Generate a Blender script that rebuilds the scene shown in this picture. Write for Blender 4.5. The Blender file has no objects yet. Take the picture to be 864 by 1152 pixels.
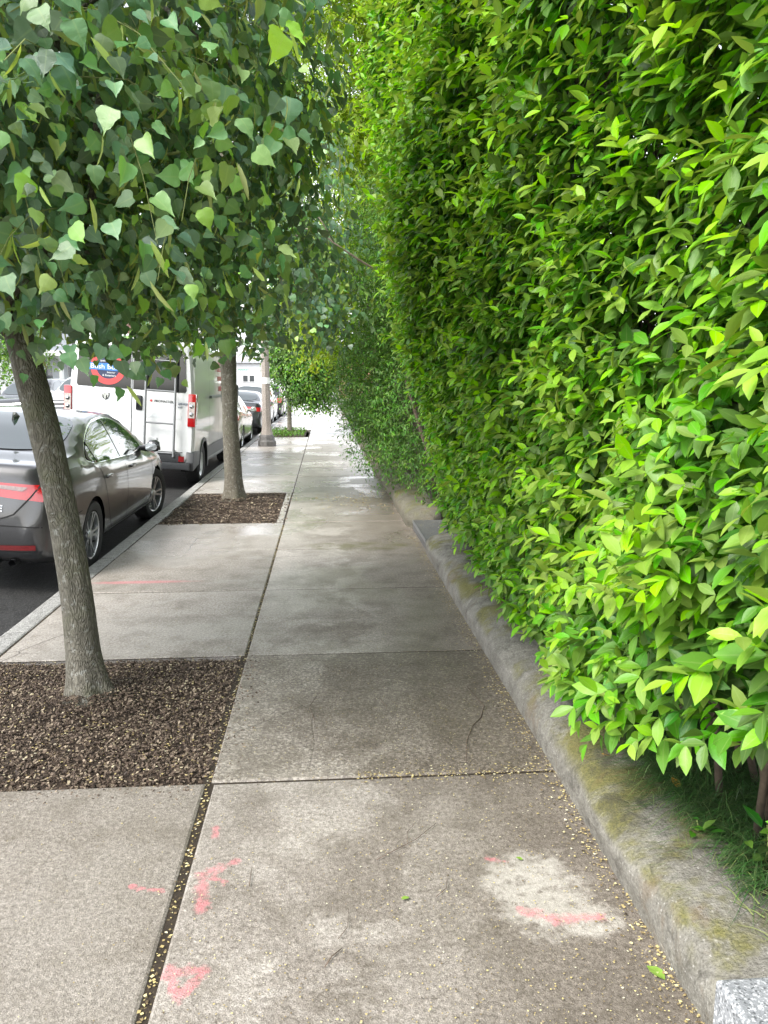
import bpy, bmesh, math, random
import numpy as np
from mathutils import Vector, Matrix
from mathutils.bvhtree import BVHTree

random.seed(7)
RNG = np.random.default_rng(11)
SC = bpy.context.scene
COL = SC.collection
R = math.radians

# ------------------------------------------------------------------ helpers
def link(name, data=None, parent=None):
    o = bpy.data.objects.new(name, data)
    COL.objects.link(o)
    if parent is not None:
        o.parent = parent
    return o

def tag(o, label=None, cat=None, group=None, kind=None):
    if label: o['label'] = label
    if cat: o['category'] = cat
    if group: o['group'] = group
    if kind: o['kind'] = kind
    return o

def thing(name, label, cat, loc=(0, 0, 0), rot=(0, 0, 0), group=None):
    o = link(name)
    o.location = loc
    o.rotation_euler = rot
    o.empty_display_size = 0.2
    return tag(o, label, cat, group)

class MB:
    """collects shapes, builds one mesh object"""
    def __init__(s): s.v = []; s.f = []; s.m = []
    def add(s, v, f, mi=0):
        b = len(s.v); s.v += [tuple(p) for p in v]
        s.f += [tuple(i + b for i in q) for q in f]; s.m += [mi] * len(f)
        return s
    def box(s, x0, x1, y0, y1, z0, z1, mi=0):
        v = [(x0,y0,z0),(x1,y0,z0),(x1,y1,z0),(x0,y1,z0),(x0,y0,z1),(x1,y0,z1),(x1,y1,z1),(x0,y1,z1)]
        f = [(0,3,2,1),(4,5,6,7),(0,1,5,4),(1,2,6,5),(2,3,7,6),(3,0,4,7)]
        return s.add(v, f, mi)
    def slab(s, x0, x1, y0, y1, z0, z1, b=.008, mi=0, tilt=(0, 0)):
        """box with a chamfered top"""
        xm, ym = (x0+x1)/2, (y0+y1)/2
        def z(x, y, zz): return zz + tilt[0]*(x-xm) + tilt[1]*(y-ym)
        v = []
        for (a, zz) in ((0, z0), (0, z1-b), (b*.35, z1-b*.3), (b, z1)):
            for (x, y) in ((x0+a,y0+a),(x1-a,y0+a),(x1-a,y1-a),(x0+a,y1-a)):
                v.append((x, y, z(x, y, zz) if zz > z0 else zz))
        f = [(12,13,14,15)]
        for k in range(3):
            for i in range(4):
                j = (i+1) % 4
                f.append((4*k+i, 4*k+j, 4*k+4+j, 4*k+4+i))
        return s.add(v, f, mi)
    def tube(s, path, rad, n=8, mi=0, rough=0, cap=True, seed=0):
        path = [Vector(p) for p in path]
        rr = random.Random(seed)
        v = []; f = []
        up = Vector((0.13, 0.97, 0.2))
        for i, p in enumerate(path):
            t = (path[min(i+1, len(path)-1)] - path[max(i-1, 0)])
            t = t.normalized() if t.length > 1e-9 else Vector((0, 0, 1))
            a = t.cross(up)
            if a.length < .05: a = t.cross(Vector((1, 0, 0)))
            a.normalize(); b = t.cross(a)
            r = rad[i] if hasattr(rad, '__len__') else rad
            for k in range(n):
                th = 2*math.pi*k/n
                q = r*(1 + rough*(rr.random()-.5)*2)
                v.append(p + a*(q*math.cos(th)) + b*(q*math.sin(th)))
        for i in range(len(path)-1):
            for k in range(n):
                k2 = (k+1) % n
                f.append((i*n+k, i*n+k2, (i+1)*n+k2, (i+1)*n+k))
        if cap:
            f.append(tuple(range(n))[::-1]); f.append(tuple((len(path)-1)*n+k for k in range(n)))
        return s.add(v, f, mi)
    def lathe(s, prof, n=32, axis='z', c=(0, 0, 0), mi=0, close=False, caps=True):
        v = []; f = []
        for (r, h) in prof:
            for k in range(n):
                th = 2*math.pi*k/n
                a, b = r*math.cos(th), r*math.sin(th)
                v.append((c[0]+a, c[1]+b, c[2]+h) if axis == 'z' else ((c[0]+h, c[1]+a, c[2]+b) if axis == 'x' else (c[0]+a, c[1]+h, c[2]+b)))
        m = len(prof)
        for i in range(m-1 if not close else m):
            for k in range(n):
                k2 = (k+1) % n; i2 = (i+1) % m
                f.append((i*n+k, i*n+k2, i2*n+k2, i2*n+k))
        if not close and caps:
            if prof[0][0] > 1e-4: f.append(tuple(range(n))[::-1])
            if prof[-1][0] > 1e-4: f.append(tuple((m-1)*n+k for k in range(n)))
        return s.add(v, f, mi)
    def prism(s, poly, d0, d1, axis='y', mi=0):
        """poly in the two other axes, extruded along axis"""
        n = len(poly)
        def P(u, w, d): return {'y': (u, d, w), 'x': (d, u, w), 'z': (u, w, d)}[axis]
        v = [P(u, w, d0) for u, w in poly] + [P(u, w, d1) for u, w in poly]
        f = [tuple(range(n)), tuple(range(n, 2*n))[::-1]]
        for i in range(n):
            j = (i+1) % n
            f.append((i, i+n, j+n, j))
        return s.add(v, f, mi)
    def build(s, name, mats, parent=None, smooth=False, angle=None, bevel=None):
        me = bpy.data.meshes.new(name)
        me.from_pydata(s.v, [], s.f)
        for m in (mats if isinstance(mats, (list, tuple)) else [mats]): me.materials.append(m)
        me.polygons.foreach_set('material_index', s.m)
        bm = bmesh.new(); bm.from_mesh(me); bmesh.ops.recalc_face_normals(bm, faces=bm.faces)
        if bevel:
            es = [e for e in bm.edges if len(e.link_faces) == 2 and e.calc_face_angle(0) > .6]
            bmesh.ops.bevel(bm, geom=es, offset=bevel, segments=2, profile=.6, affect='EDGES')
        bm.to_mesh(me); bm.free()
        if smooth or angle:
            me.polygons.foreach_set('use_smooth', [True]*len(me.polygons))
            if angle: me.set_sharp_from_angle(angle=R(angle))
        me.update()
        return link(name, me, parent)

def grid_mesh(name, V, mats, parent=None, smooth=True, attrs=None):
    """V: (ny, nx, 3) array"""
    ny, nx = V.shape[:2]
    idx = np.arange(ny*nx).reshape(ny, nx)
    q = np.stack([idx[:-1, :-1], idx[:-1, 1:], idx[1:, 1:], idx[1:, :-1]], -1).reshape(-1, 4)
    return raw_mesh(name, V.reshape(-1, 3), q.ravel(), np.full(len(q), 4), mats, parent, smooth, attrs)

def raw_mesh(name, V, loops, totals, mats, parent=None, smooth=True, attrs=None):
    me = bpy.data.meshes.new(name)
    me.vertices.add(len(V)); me.vertices.foreach_set('co', np.ascontiguousarray(V, dtype=np.float32).ravel())
    me.loops.add(len(loops)); me.loops.foreach_set('vertex_index', np.ascontiguousarray(loops, dtype=np.int32))
    totals = np.asarray(totals, dtype=np.int32)
    starts = np.concatenate([[0], np.cumsum(totals)[:-1]]).astype(np.int32)
    me.polygons.add(len(totals))
    me.polygons.foreach_set('loop_start', starts)
    me.polygons.foreach_set('loop_total', totals)
    me.polygons.foreach_set('use_smooth', np.full(len(totals), smooth))
    me.update(calc_edges=True)
    for k, a in (attrs or {}).items():
        at = me.attributes.new(k, 'FLOAT', 'POINT')
        at.data.foreach_set('value', np.ascontiguousarray(a, dtype=np.float32))
    me.materials.append(mats)
    return link(name, me, parent)

# ---- smooth pseudo noise in numpy
class Noise:
    def __init__(s, seed, scale, octaves=3):
        r = np.random.default_rng(seed); s.t = []
        for o in range(octaves):
            k = r.normal(size=(7, 3)) * scale * 2**o
            s.t.append((k, r.uniform(0, 6.28, 7), .55**o))
    def __call__(s, p):
        p = np.asarray(p, float); out = 0
        for k, ph, a in s.t:
            out = out + a*np.sin(p @ k.T + ph).mean(-1)*1.6
        return out

def unit(v): return v/np.maximum(np.linalg.norm(v, axis=-1, keepdims=True), 1e-9)

# ------------------------------------------------------------------ materials
class NB:
    def __init__(s, name):
        s.m = bpy.data.materials.new(name); s.m.use_nodes = True
        s.nt = s.m.node_tree; s.nt.nodes.clear()
        s.out = s.nt.nodes.new('ShaderNodeOutputMaterial')
    def __call__(s, t, ins=None, **props):
        n = s.nt.nodes.new('ShaderNode'+t)
        for k, v in props.items(): setattr(n, k, v)
        for k, v in (ins or {}).items():
            if isinstance(v, bpy.types.NodeSocket): s.nt.links.new(v, n.inputs[k])
            else: n.inputs[k].default_value = v
        return n
    def math(s, op, a, b=0.0, c=None, clamp=False):
        i = {0: a, 1: b}
        if c is not None: i[2] = c
        return s('Math', i, operation=op, use_clamp=clamp).outputs[0]
    def mix(s, f, a, b, mode='MIX'):
        return s('Mix', {0: f, 6: a, 7: b}, data_type='RGBA', blend_type=mode).outputs[2]
    def ramp(s, f, stops, interp='LINEAR'):
        n = s('ValToRGB', {0: f}); cr = n.color_ramp; cr.interpolation = interp
        while len(cr.elements) > len(stops): cr.elements.remove(cr.elements[-1])
        while len(cr.elements) < len(stops): cr.elements.new(1)
        for e, (p, c) in zip(cr.elements, stops):
            e.position = p; e.color = c if len(c) == 4 else (*c, 1)
        return n.outputs[0]
    def sstep(s, v, a, b):
        return s('MapRange', {0: v, 1: a, 2: b, 3: 0.0, 4: 1.0}, interpolation_type='SMOOTHSTEP').outputs[0]
    def noise(s, vec, scale, detail=4, rough=.55, dist=0):
        return s('TexNoise', {'Vector': vec, 'Scale': scale, 'Detail': detail, 'Roughness': rough, 'Distortion': dist}).outputs[0]
    def attr(s, name): return s('Attribute', attribute_name=name).outputs['Fac']
    def pos(s): return s('TexCoord').outputs['Object']
    def bump(s, h, strength=.3, dist=.01, normal=None):
        i = {'Height': h, 'Strength': strength, 'Distance': dist}
        if normal: i['Normal'] = normal
        return s('Bump', i).outputs[0]
    def done(s, shader):
        s.nt.links.new(shader, s.out.inputs[0]); return s.m
    def bsdf(s, color, rough=.5, metal=0., normal=None, **kw):
        i = {'Base Color': color, 'Roughness': rough, 'Metallic': metal}
        if normal is not None: i['Normal'] = normal
        for k, v in kw.items(): i[k.replace('_', ' ')] = v
        return s('BsdfPrincipled', i).outputs[0]

def C(r, g, b): return (r, g, b, 1)

def plain(name, col, rough=.5, metal=0., spot=.12, scale=30, **kw):
    b = NB(name); p = b.pos()
    n = b.noise(p, scale)
    dark = C(*[max(0, c*(1-spot)) for c in col]); lite = C(*[min(1, c*(1+spot)) for c in col])
    c = b.ramp(n, [(.3, dark), (.7, lite)])
    return b.done(b.bsdf(c, rough, metal, **kw))

def emis(name, col, s):
    b = NB(name)
    return b.done(b('Emission', {'Color': C(*col), 'Strength': s}).outputs[0])

def leaf_mat(name, old, mid, young, rough=.35, trans=.35, ty=(1.25, 1.1, .6), drops=False, spec=.5):
    b = NB(name)
    y = b.attr('youth'); rnd = b.attr('rnd'); m = b.attr('rib')
    c = b.ramp(y, [(0, old), (.5, mid), (1, young)])
    hs = b('HueSaturation', {'Hue': b.math('MULTIPLY_ADD', rnd, .035, .4825), 'Saturation': b.math('MULTIPLY_ADD', rnd, .25, .87),
                             'Value': b.math('MULTIPLY_ADD', rnd, .6, .68), 'Color': c}).outputs[0]
    rib = b.sstep(m, .86, 1.0)
    c2 = b.mix(b.math('MULTIPLY', rib, .4), hs, b.mix(.5, hs, C(.35, .45, .16)))
    p = b.pos()
    h = b.noise(p, 420 if drops else 160, 2)
    nrm = b.bump(h, .35 if drops else .18, .004)
    rg = b.math('MULTIPLY_ADD', b.noise(p, 30, 2), .25, rough-.12)
    s1 = b.bsdf(c2, rg, 0, nrm, Specular_IOR_Level=spec)
    tc = b('VectorMath', {0: c2, 1: ty}, operation='MULTIPLY').outputs[0]
    s2 = b('BsdfTranslucent', {'Color': tc}).outputs[0]
    return b.done(b('MixShader', {0: trans, 1: s1, 2: s2}).outputs[0])

def mat_sidewalk():
    b = NB('sidewalk_concrete'); p = b.pos()
    sep = b('SeparateXYZ', {0: p}); X, Y = sep.outputs[0], sep.outputs[1]
    t = b.attr('tint')
    big = b.noise(p, .75, 5, .6, .4); mid = b.noise(p, 4.2, 5, .65); fine = b.noise(p, 60, 4, .7); grit = b.noise(p, 260, 2, .6)
    base = b.ramp(fine, [(.25, (.148, .132, .116)), (.5, (.305, .281, .260)), (.78, (.475, .445, .42))])
    vo = b('TexVoronoi', {'Vector': p, 'Scale': 150.0}); spk = b.sstep(vo.outputs['Distance'], .28, .12)
    pick = b('SeparateColor', {0: vo.outputs['Color']}).outputs[0]
    agg = b.ramp(pick, [(0, (.09, .08, .07)), (.35, (.22, .19, .15)), (.7, (.36, .34, .30)), (1, (.62, .59, .53))])
    c = b.mix(b.math('MULTIPLY', spk, b.math('MULTIPLY_ADD', mid, .5, .6)), base, agg)
    wn = b('TexVoronoi', {'Vector': p, 'Scale': 330.0})
    wc = b('SeparateColor', {0: wn.outputs['Color']}).outputs[1]
    c = b.mix(.55, c, b.mix(1.0, c, b.ramp(wc, [(0, (.35, .33, .30)), (.3, (.85, .83, .8)), (.75, (1.15, 1.15, 1.13)), (1, (1.75, 1.72, 1.62))]), 'MULTIPLY'))
    coarse = b.math('MULTIPLY', b.math('MULTIPLY', b.sstep(Y, 3.04, 3.06), b.sstep(Y, 4.60, 4.58)), b.sstep(X, -.51, -.49))
    v2 = b('TexVoronoi', {'Vector': p, 'Scale': 105.0}); pk2 = b('SeparateColor', {0: v2.outputs['Color']}).outputs[0]
    c = b.mix(b.math('MULTIPLY', coarse, .6), c, b.ramp(pk2, [(0, (.07, .06, .05)), (.4, (.19, .165, .135)), (.75, (.30, .27, .23)), (1, (.55, .51, .45))]))
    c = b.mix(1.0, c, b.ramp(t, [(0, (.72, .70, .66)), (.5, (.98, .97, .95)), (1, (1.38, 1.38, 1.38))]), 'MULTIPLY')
    # dirt and damp patches
    stain = b.sstep(mid, .42, .72)
    c = b.mix(b.math('MULTIPLY', stain, .5), c, C(.125, .105, .078))
    xr = b.math('ADD', X, b.math('MULTIPLY_ADD', big, 1.3, -.65))
    damp = b.sstep(xr, -.02, .62)
    n2 = b.sstep(b.noise(p, 1.9, 6, .68, .8), .40, .55)
    lat = b.sstep(xr, -.8, .3)
    damp = b.math('MAXIMUM', damp, b.math('MULTIPLY', b.math('MULTIPLY', n2, lat), .85))
    # the drier bald patch beside the wall
    def blob(cx, cy, rx, ry, nz=.6, sc=7.0, lo=.75, hi=1.15):
        dx = b.math('DIVIDE', b.math('SUBTRACT', X, cx), rx); dy = b.math('DIVIDE', b.math('SUBTRACT', Y, cy), ry)
        d = b.math('SQRT', b.math('ADD', b.math('MULTIPLY', dx, dx), b.math('MULTIPLY', dy, dy)))
        d = b.math('ADD', d, b.math('MULTIPLY_ADD', b.noise(p, sc, 5, .7), nz*2, -nz))
        return b.sstep(d, hi, lo)
    bald = b.math('MAXIMUM', blob(.68, 2.27, .17, .20, .9, 8.0, .55, 1.2), blob(.80, 2.12, .12, .08, .8, 9.0, .5, 1.2))
    bald = b.math('MULTIPLY', bald, b.sstep(b.noise(p, 17, 5, .7), .30, .52))
    specks = b.sstep(b.noise(p, 22, 3, .6), .64, .70)
    bald = b.math('MULTIPLY', bald, b.math('SUBTRACT', 1.0, b.math('MULTIPLY', specks, .7)))
    damp = b.math('MULTIPLY', damp, b.math('SUBTRACT', 1.0, bald))
    c = b.mix(b.math('MULTIPLY', damp, .74), c, b.mix(1.0, c, C(.36, .318, .278), 'MULTIPLY'))
    c = b.mix(b.math('MULTIPLY', bald, .42), c, C(.50, .47, .42))
    moss = b.math('MULTIPLY', blob(.35, 7.75, .55, .22, .5, 3.0), b.sstep(mid, .35, .6))
    c = b.mix(b.math('MULTIPLY', moss, .6), c, C(.11, .105, .035))
    # cracks
    wp = b.mix(.06, p, b('TexNoise', {'Vector': p, 'Scale': 3.0, 'Detail': 4.0}).outputs[1])
    ve = b('TexVoronoi', {'Vector': wp, 'Scale': .85}, feature='DISTANCE_TO_EDGE').outputs['Distance']
    crack = b.math('MULTIPLY', b.sstep(ve, .0045, .001), b.math('MULTIPLY', b.sstep(b.noise(p, .5, 2), .5, .6), b.sstep(X, .1, -.4)))
    c = b.mix(b.math('MULTIPLY', crack, .6), c, C(.05, .045, .04))
    # utility marks in pink spray paint
    wob = b.math('MULTIPLY_ADD', b.noise(p, 24, 5, .75), .09, -.045)
    def seg(ax, ay, bx, by, w):
        """soft-edged sprayed stroke from a to b"""
        ex, ey = bx-ax, by-ay; L2 = ex*ex+ey*ey
        px, py = b.math('SUBTRACT', X, ax), b.math('SUBTRACT', Y, ay)
        t_ = b.math('MULTIPLY', b.math('ADD', b.math('MULTIPLY', px, ex), b.math('MULTIPLY', py, ey)), 1/L2, clamp=True)
        qx = b.math('SUBTRACT', px, b.math('MULTIPLY', t_, ex)); qy = b.math('SUBTRACT', py, b.math('MULTIPLY', t_, ey))
        dd = b.math('ADD', b.math('SQRT', b.math('ADD', b.math('MULTIPLY', qx, qx), b.math('MULTIPLY', qy, qy))), wob)
        return b.sstep(dd, w, w*.25)
    spray = None
    for a in ((-.415, 2.26, -.435, 2.43, .030), (-.41, 2.45, -.33, 2.50, .024), (-.40, 2.41, -.36, 2.39, .018), (-.465, 2.00, -.42, 1.89, .024), (-.42, 1.89, -.365, 1.99, .024), (-.46, 2.0, -.37, 1.99, .03),
              (-.43, 2.71, -.42, 2.66, .022), (-.66, 2.38, -.56, 2.35, .012), (.61, 2.18, .71, 2.12, .028), (.70, 2.12, .84, 2.13, .030), (.55, 2.45, .61, 2.43, .016)):
        m = seg(*a)
        spray = m if spray is None else b.math('MAXIMUM', spray, m)
    spray = b.math('MULTIPLY', b.math('MULTIPLY', spray, b.sstep(grit, .22, .5)), b.math('MULTIPLY_ADD', b.sstep(b.noise(p, 30, 4, .7), .36, .60), .65, .35))
    line = b.math('MULTIPLY', blob(-1.55, 6.42, .48, .05, .5, 9.0, .5, 1.2), .8)
    spray = b.math('MAXIMUM', spray, line)
    c = b.mix(b.math('MULTIPLY', spray, .58), c, C(.60, .16, .19))
    far = b.sstep(Y, 4.0, 9.5)
    film = b.math('MAXIMUM', b.sstep(b.noise(p, .9, 4, .55, .5), .62, .40), b.math('MULTIPLY', far, .7))
    wet = b.math('MULTIPLY', film, b.math('MULTIPLY_ADD', far, .6, .4))
    rg = b.math('SUBTRACT', .72, b.math('MULTIPLY', wet, .56))
    h = b.math('ADD', b.math('MULTIPLY', spk, .6), b.math('ADD', b.math('MULTIPLY', fine, 1.2), b.math('MULTIPLY', grit, .7)))
    h = b.math('SUBTRACT', h, b.math('MULTIPLY', crack, 1.5))
    nrm = b.bump(h, b.math('SUBTRACT', .75, b.math('MULTIPLY', wet, .6)), .006)
    return b.done(b.bsdf(c, rg, 0, nrm, Specular_IOR_Level=b.math('MULTIPLY_ADD', wet, .7, .25)))

def mat_stone(name, c0, c1, moss=None, rough=.75, scale=9, speck=0., speckc=(.5, .5, .5), bumps=.5, rust=False):
    b = NB(name); p = b.pos()
    n = b.noise(p, scale, 6, .65); f = b.noise(p, scale*9, 4, .7)
    c = b.ramp(b.math('MULTIPLY_ADD', f, .5, b.math('MULTIPLY', n, .5)), [(.35, c0), (.65, c1)])
    vo = b('TexVoronoi', {'Vector': p, 'Scale': 190.0})
    pk = b('SeparateColor', {0: vo.outputs['Color']}).outputs[0]
    if speck:
        c = b.mix(b.math('MULTIPLY', b.sstep(pk, 1-speck, 1-speck+.08), .8), c, C(*speckc))
        c = b.mix(b.math('MULTIPLY', b.sstep(pk, speck*.7, speck*.7-.08), .75), c, C(*[x*.35 for x in c0]))
    if moss:
        mm = b.sstep(b.noise(p, 2.6, 5, .65, .3), .44, .60)
        g = b('SeparateXYZ', {0: b('NewGeometry').outputs['Normal']}).outputs[2]
        mm = b.math('MULTIPLY', mm, b.sstep(g, .25, .8))
        c = b.mix(b.math('MULTIPLY', mm, .85), c, b.ramp(f, [(.3, moss[0]), (.7, moss[1])]))
    if rust:
        rm = b.sstep(b.noise(p, 3.7, 5, .7, .5), .54, .66)
        c = b.mix(b.math('MULTIPLY', rm, .33), c, C(.16, .10, .045))
        dk = b.sstep(b.noise(p, 5.5, 6, .75, .8), .52, .66)
        c = b.mix(b.math('MULTIPLY', dk, .6), c, C(.055, .05, .042))
    nrm = b.bump(b.math('ADD', f, b.math('MULTIPLY', n, 2)), bumps, .012)
    return b.done(b.bsdf(c, rough, 0, nrm, Specular_IOR_Level=.35))

def mat_bark(name, c0, c1, lich):
    b = NB(name); p = b.pos()
    mp = b('Mapping', {'Vector': p, 'Scale': (1, 1, .3)}).outputs[0]
    v = b('TexVoronoi', {'Vector': b.mix(.12, mp, b('TexNoise', {'Vector': mp, 'Scale': 9.0}).outputs[1]), 'Scale': 75.0}, feature='DISTANCE_TO_EDGE').outputs[0]
    n = b.noise(p, 14, 6, .7); f = b.noise(mp, 90, 4, .7)
    rg = b.sstep(v, .0, .22)
    c = b.ramp(b.math('MULTIPLY_ADD', f, .6, b.math('MULTIPLY', n, .4)), [(.3, c0), (.68, c1)])
    c = b.mix(b.math('MULTIPLY', b.math('SUBTRACT', 1.0, rg), .35), c, C(*[x*.5 for x in c0]))
    lm = b.sstep(b.noise(p, 26, 5, .65), .55, .66)
    c = b.mix(b.math('MULTIPLY', lm, .6), c, C(*lich))
    gm = b.sstep(b.noise(p, 5, 4, .6), .5, .7)
    c = b.mix(b.math('MULTIPLY', gm, .35), c, C(.12, .13, .06))
    nrm = b.bump(b.math('ADD', b.math('MULTIPLY', rg, .7), f), .7, .012)
    return b.done(b.bsdf(c, .75, 0, nrm, Specular_IOR_Level=.35))

def mat_brick(name, c0, c1, mort, sc=1.0):
    b = NB(name); p = b.pos()
    sep = b('SeparateXYZ', {0: p})
    u = b.math('ADD', sep.outputs[0], sep.outputs[1])
    vec = b('CombineXYZ', {0: u, 1: sep.outputs[2], 2: 0.0}).outputs[0]
    t = b('TexBrick', {'Vector': vec, 'Color1': C(*c0), 'Color2': C(*c1), 'Mortar': C(*mort), 'Scale': 1.0/sc, 'Mortar Size': .012, 'Brick Width': .22, 'Row Height': .075})
    return b.done(b.bsdf(t.outputs[0], .85))

def mat_paint(name, col, metal=.0, rough=.32, coat=1.0):
    b = NB(name); p = b.pos()
    dirt = b.noise(p, 3.5, 5, .65); fl = b.noise(p, 900, 1)
    c = b.mix(b.math('MULTIPLY', b.sstep(dirt, .45, .8), .22), C(*col), C(*[x*.7+.03 for x in col]))
    if metal: c = b.mix(b.math('MULTIPLY', b.sstep(fl, .55, .7), .35), c, C(*[min(1, x*2.4) for x in col]))
    return b.done(b.bsdf(c, rough, metal, Coat_Weight=coat, Coat_Roughness=.06))

M = {}
M['walk'] = mat_sidewalk()
M['asphalt'] = mat_stone('wet_asphalt', (.018, .018, .018), (.05, .05, .05), rough=.42, scale=5, speck=.10, speckc=(.16, .16, .155))
M['kerb'] = mat_stone('granite_kerb', (.16, .155, .145), (.40, .395, .38), rough=.6, scale=12, speck=.16, speckc=(.55, .54, .52))
M['coping'] = mat_stone('weathered_concrete', (.105, .097, .08), (.30, .285, .25), moss=((.075, .078, .016), (.21, .19, .045)), scale=11, bumps=.9, rust=True, speck=.06, speckc=(.45, .43, .4))
M['coping2'] = mat_stone('mossy_concrete', (.07, .065, .045), (.19, .175, .135), moss=((.07, .075, .02), (.17, .16, .05)), scale=8, bumps=.9, rust=True)
M['granite'] = mat_stone('pale_granite', (.17, .18, .19), (.32, .33, .345), rough=.55, scale=20, speck=.22, speckc=(.52, .53, .55))
M['bluestone'] = mat_stone('bluestone', (.06, .06, .06), (.125, .125, .12), rough=.5, scale=6)
M['soil'] = mat_stone('dark_soil', (.018, .012, .008), (.075, .052, .036), rough=.85, scale=16, bumps=1.0, speck=.08, speckc=(.2, .14, .09))
M['jointdirt'] = mat_stone('joint_dirt', (.016, .012, .008), (.05, .036, .024), rough=.9, scale=20, speck=.06, speckc=(.3, .24, .12))
M['gardensoil'] = mat_stone('garden_soil', (.025, .018, .011), (.09, .07, .04), rough=.9, scale=10, bumps=1.0)
M['lawn'] = mat_stone('far_ground', (.03, .05, .015), (.08, .10, .04), rough=.9, scale=.8)
M['polecrete'] = mat_stone('pole_concrete', (.17, .145, .125), (.34, .30, .265), rough=.7, scale=30, speck=.2, speckc=(.48, .43, .38))
M['bark'] = mat_bark('linden_bark', (.075, .068, .052), (.25, .23, .185), (.36, .36, .33))
M['bark2'] = mat_bark('linden_bark_pale', (.085, .075, .055), (.29, .26, .205), (.42, .41, .36))
M['stem'] = plain('hedge_stem', (.09, .065, .045), .8, spot=.35, scale=40)
M['twigdry'] = plain('dry_twig', (.10, .07, .05), .7, spot=.35, scale=60)
M['twiggreen'] = plain('green_twig', (.17, .20, .06), .6, spot=.2, scale=60)
M['hedge'] = leaf_mat('hedge_leaf', (.045, .13, .018), (.11, .285, .022), (.29, .49, .04), .44, .34, spec=.42)
M['yew'] = leaf_mat('dark_shrub_leaf', (.030, .085, .015), (.075, .18, .022), (.19, .34, .03), .5, .3, spec=.3)
M['linden'] = leaf_mat('linden_leaf', (.080, .175, .108), (.135, .265, .10), (.31, .48, .065), .38, .28, (1.5, 1.25, .35), drops=True, spec=.9)
M['bract'] = leaf_mat('linden_bract', (.30, .38, .10), (.36, .44, .13), (.44, .5, .18), .5, .4)
M['lime'] = leaf_mat('bright_tree_leaf', (.13, .25, .02), (.26, .41, .025), (.42, .54, .03), .45, .5)
M['small'] = leaf_mat('young_street_tree_leaf', (.035, .10, .015), (.09, .21, .02), (.22, .38, .03), .4, .3)
M['grass'] = leaf_mat('fine_grass', (.03, .09, .025), (.08, .16, .045), (.30, .33, .14), .5, .2)
M['weed'] = leaf_mat('weed_leaf', (.04, .13, .02), (.09, .24, .025), (.16, .34, .03), .35, .3)
M['ivy'] = leaf_mat('ivy_leaf', (.012, .04, .018), (.03, .075, .03), (.05, .12, .04), .3, .15)
M['deadyellow'] = plain('yellow_dead_leaf', (.62, .33, .04), .5, spot=.3, scale=90)
M['freshleaf'] = plain('fallen_green_leaf', (.20, .33, .05), .45, spot=.2, scale=60)

def litter_mat(name, stops):
    b = NB(name); r = b.attr('rnd')
    return b.done(b.bsdf(b.ramp(r, stops), .7))
M['chips'] = litter_mat('mulch_chips', [(0, (.03, .02, .014)), (.3, (.085, .058, .041)), (.55, (.145, .105, .076)), (.75, (.23, .178, .13)), (.9, (.36, .29, .205)), (1, (.52, .46, .30))])
M['litter'] = litter_mat('linden_litter', [(0, (.04, .028, .016)), (.25, (.17, .12, .06)), (.55, (.42, .33, .14)), (.8, (.55, .47, .22)), (1, (.62, .58, .42))])

M['cargrey'] = mat_paint('grey_metallic_paint', (.052, .051, .053), .6, .30)
M['white'] = mat_paint('white_van_paint', (.66, .67, .67), 0, .3)
M['silver'] = mat_paint('silver_paint', (.50, .51, .51), .7, .3)
M['darkpaint'] = mat_paint('dark_paint', (.03, .033, .036), .3, .3)
M['blackpaint'] = mat_paint('black_paint', (.012, .012, .014), .0, .25)
M['beige'] = mat_paint('pale_gold_paint', (.36, .34, .29), .6, .32)
M['plastic'] = plain('black_plastic', (.022, .023, .025), .5, spot=.2)
M['greyplastic'] = plain('grey_plastic', (.03, .032, .035), .5, spot=.15)
M['rubber'] = plain('tyre_rubber', (.014, .014, .014), .75, spot=.3, scale=50)
M['alloy'] = plain('alloy_rim', (.55, .56, .57), .28, .9, spot=.05)
M['steelrim'] = plain('steel_rim', (.62, .63, .63), .4, .5, spot=.08)
M['chrome'] = plain('chrome', (.78, .79, .8), .12, 1.0, spot=.02)
M['alu'] = plain('aluminium', (.22, .225, .23), .42, .6, spot=.06)
M['glass'] = plain('car_glass', (.010, .020, .019), .03, 0, spot=.1, scale=2, IOR=2.5)
M['vanglass'] = plain('van_glass', (.012, .013, .014), .06, 0, spot=.2, scale=2, IOR=1.6)
M['redlens'] = plain('red_lens', (.36, .008, .010), .12, spot=.15, scale=60, Coat_Weight=1.0)
M['dkred'] = plain('dark_red_lens', (.16, .012, .014), .15, spot=.15, scale=60, Coat_Weight=1.0)
M['whitelens'] = plain('clear_lens', (.46, .40, .37), .2, spot=.35, scale=45, Coat_Weight=1.0)
M['dullens'] = plain('dull_lens', (.20, .13, .12), .25, spot=.4, scale=50, Coat_Weight=1.0)
M['line'] = plain('panel_gap', (.006, .006, .006), .8)
M['iron'] = plain('black_iron', (.012, .012, .013), .45, spot=.2)
M['orangeplate'] = plain('orange_plate', (.72, .34, .02), .4, spot=.05)
M['whiteplate'] = plain('white_plate', (.75, .75, .72), .4, spot=.05)
M['stickred'] = plain('sticker_red', (.68, .07, .07), .45, spot=.05)
M['stickblue'] = plain('sticker_blue', (.05, .20, .56), .45, spot=.05)
M['stickwhite'] = plain('sticker_white', (.82, .83, .84), .5, spot=.03)
M['sticknavy'] = plain('sticker_navy', (.03, .04, .09), .5, spot=.1)
M['textred'] = plain('lettering_red', (.62, .10, .09), .5, spot=.06)
M['textgrey'] = plain('lettering_grey', (.12, .15, .22), .5, spot=.06)
M['textblack'] = plain('lettering_black', (.02, .02, .022), .5, spot=.06)
M['rail'] = plain('slide_rail', (.13, .15, .14), .5, spot=.1)
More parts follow.
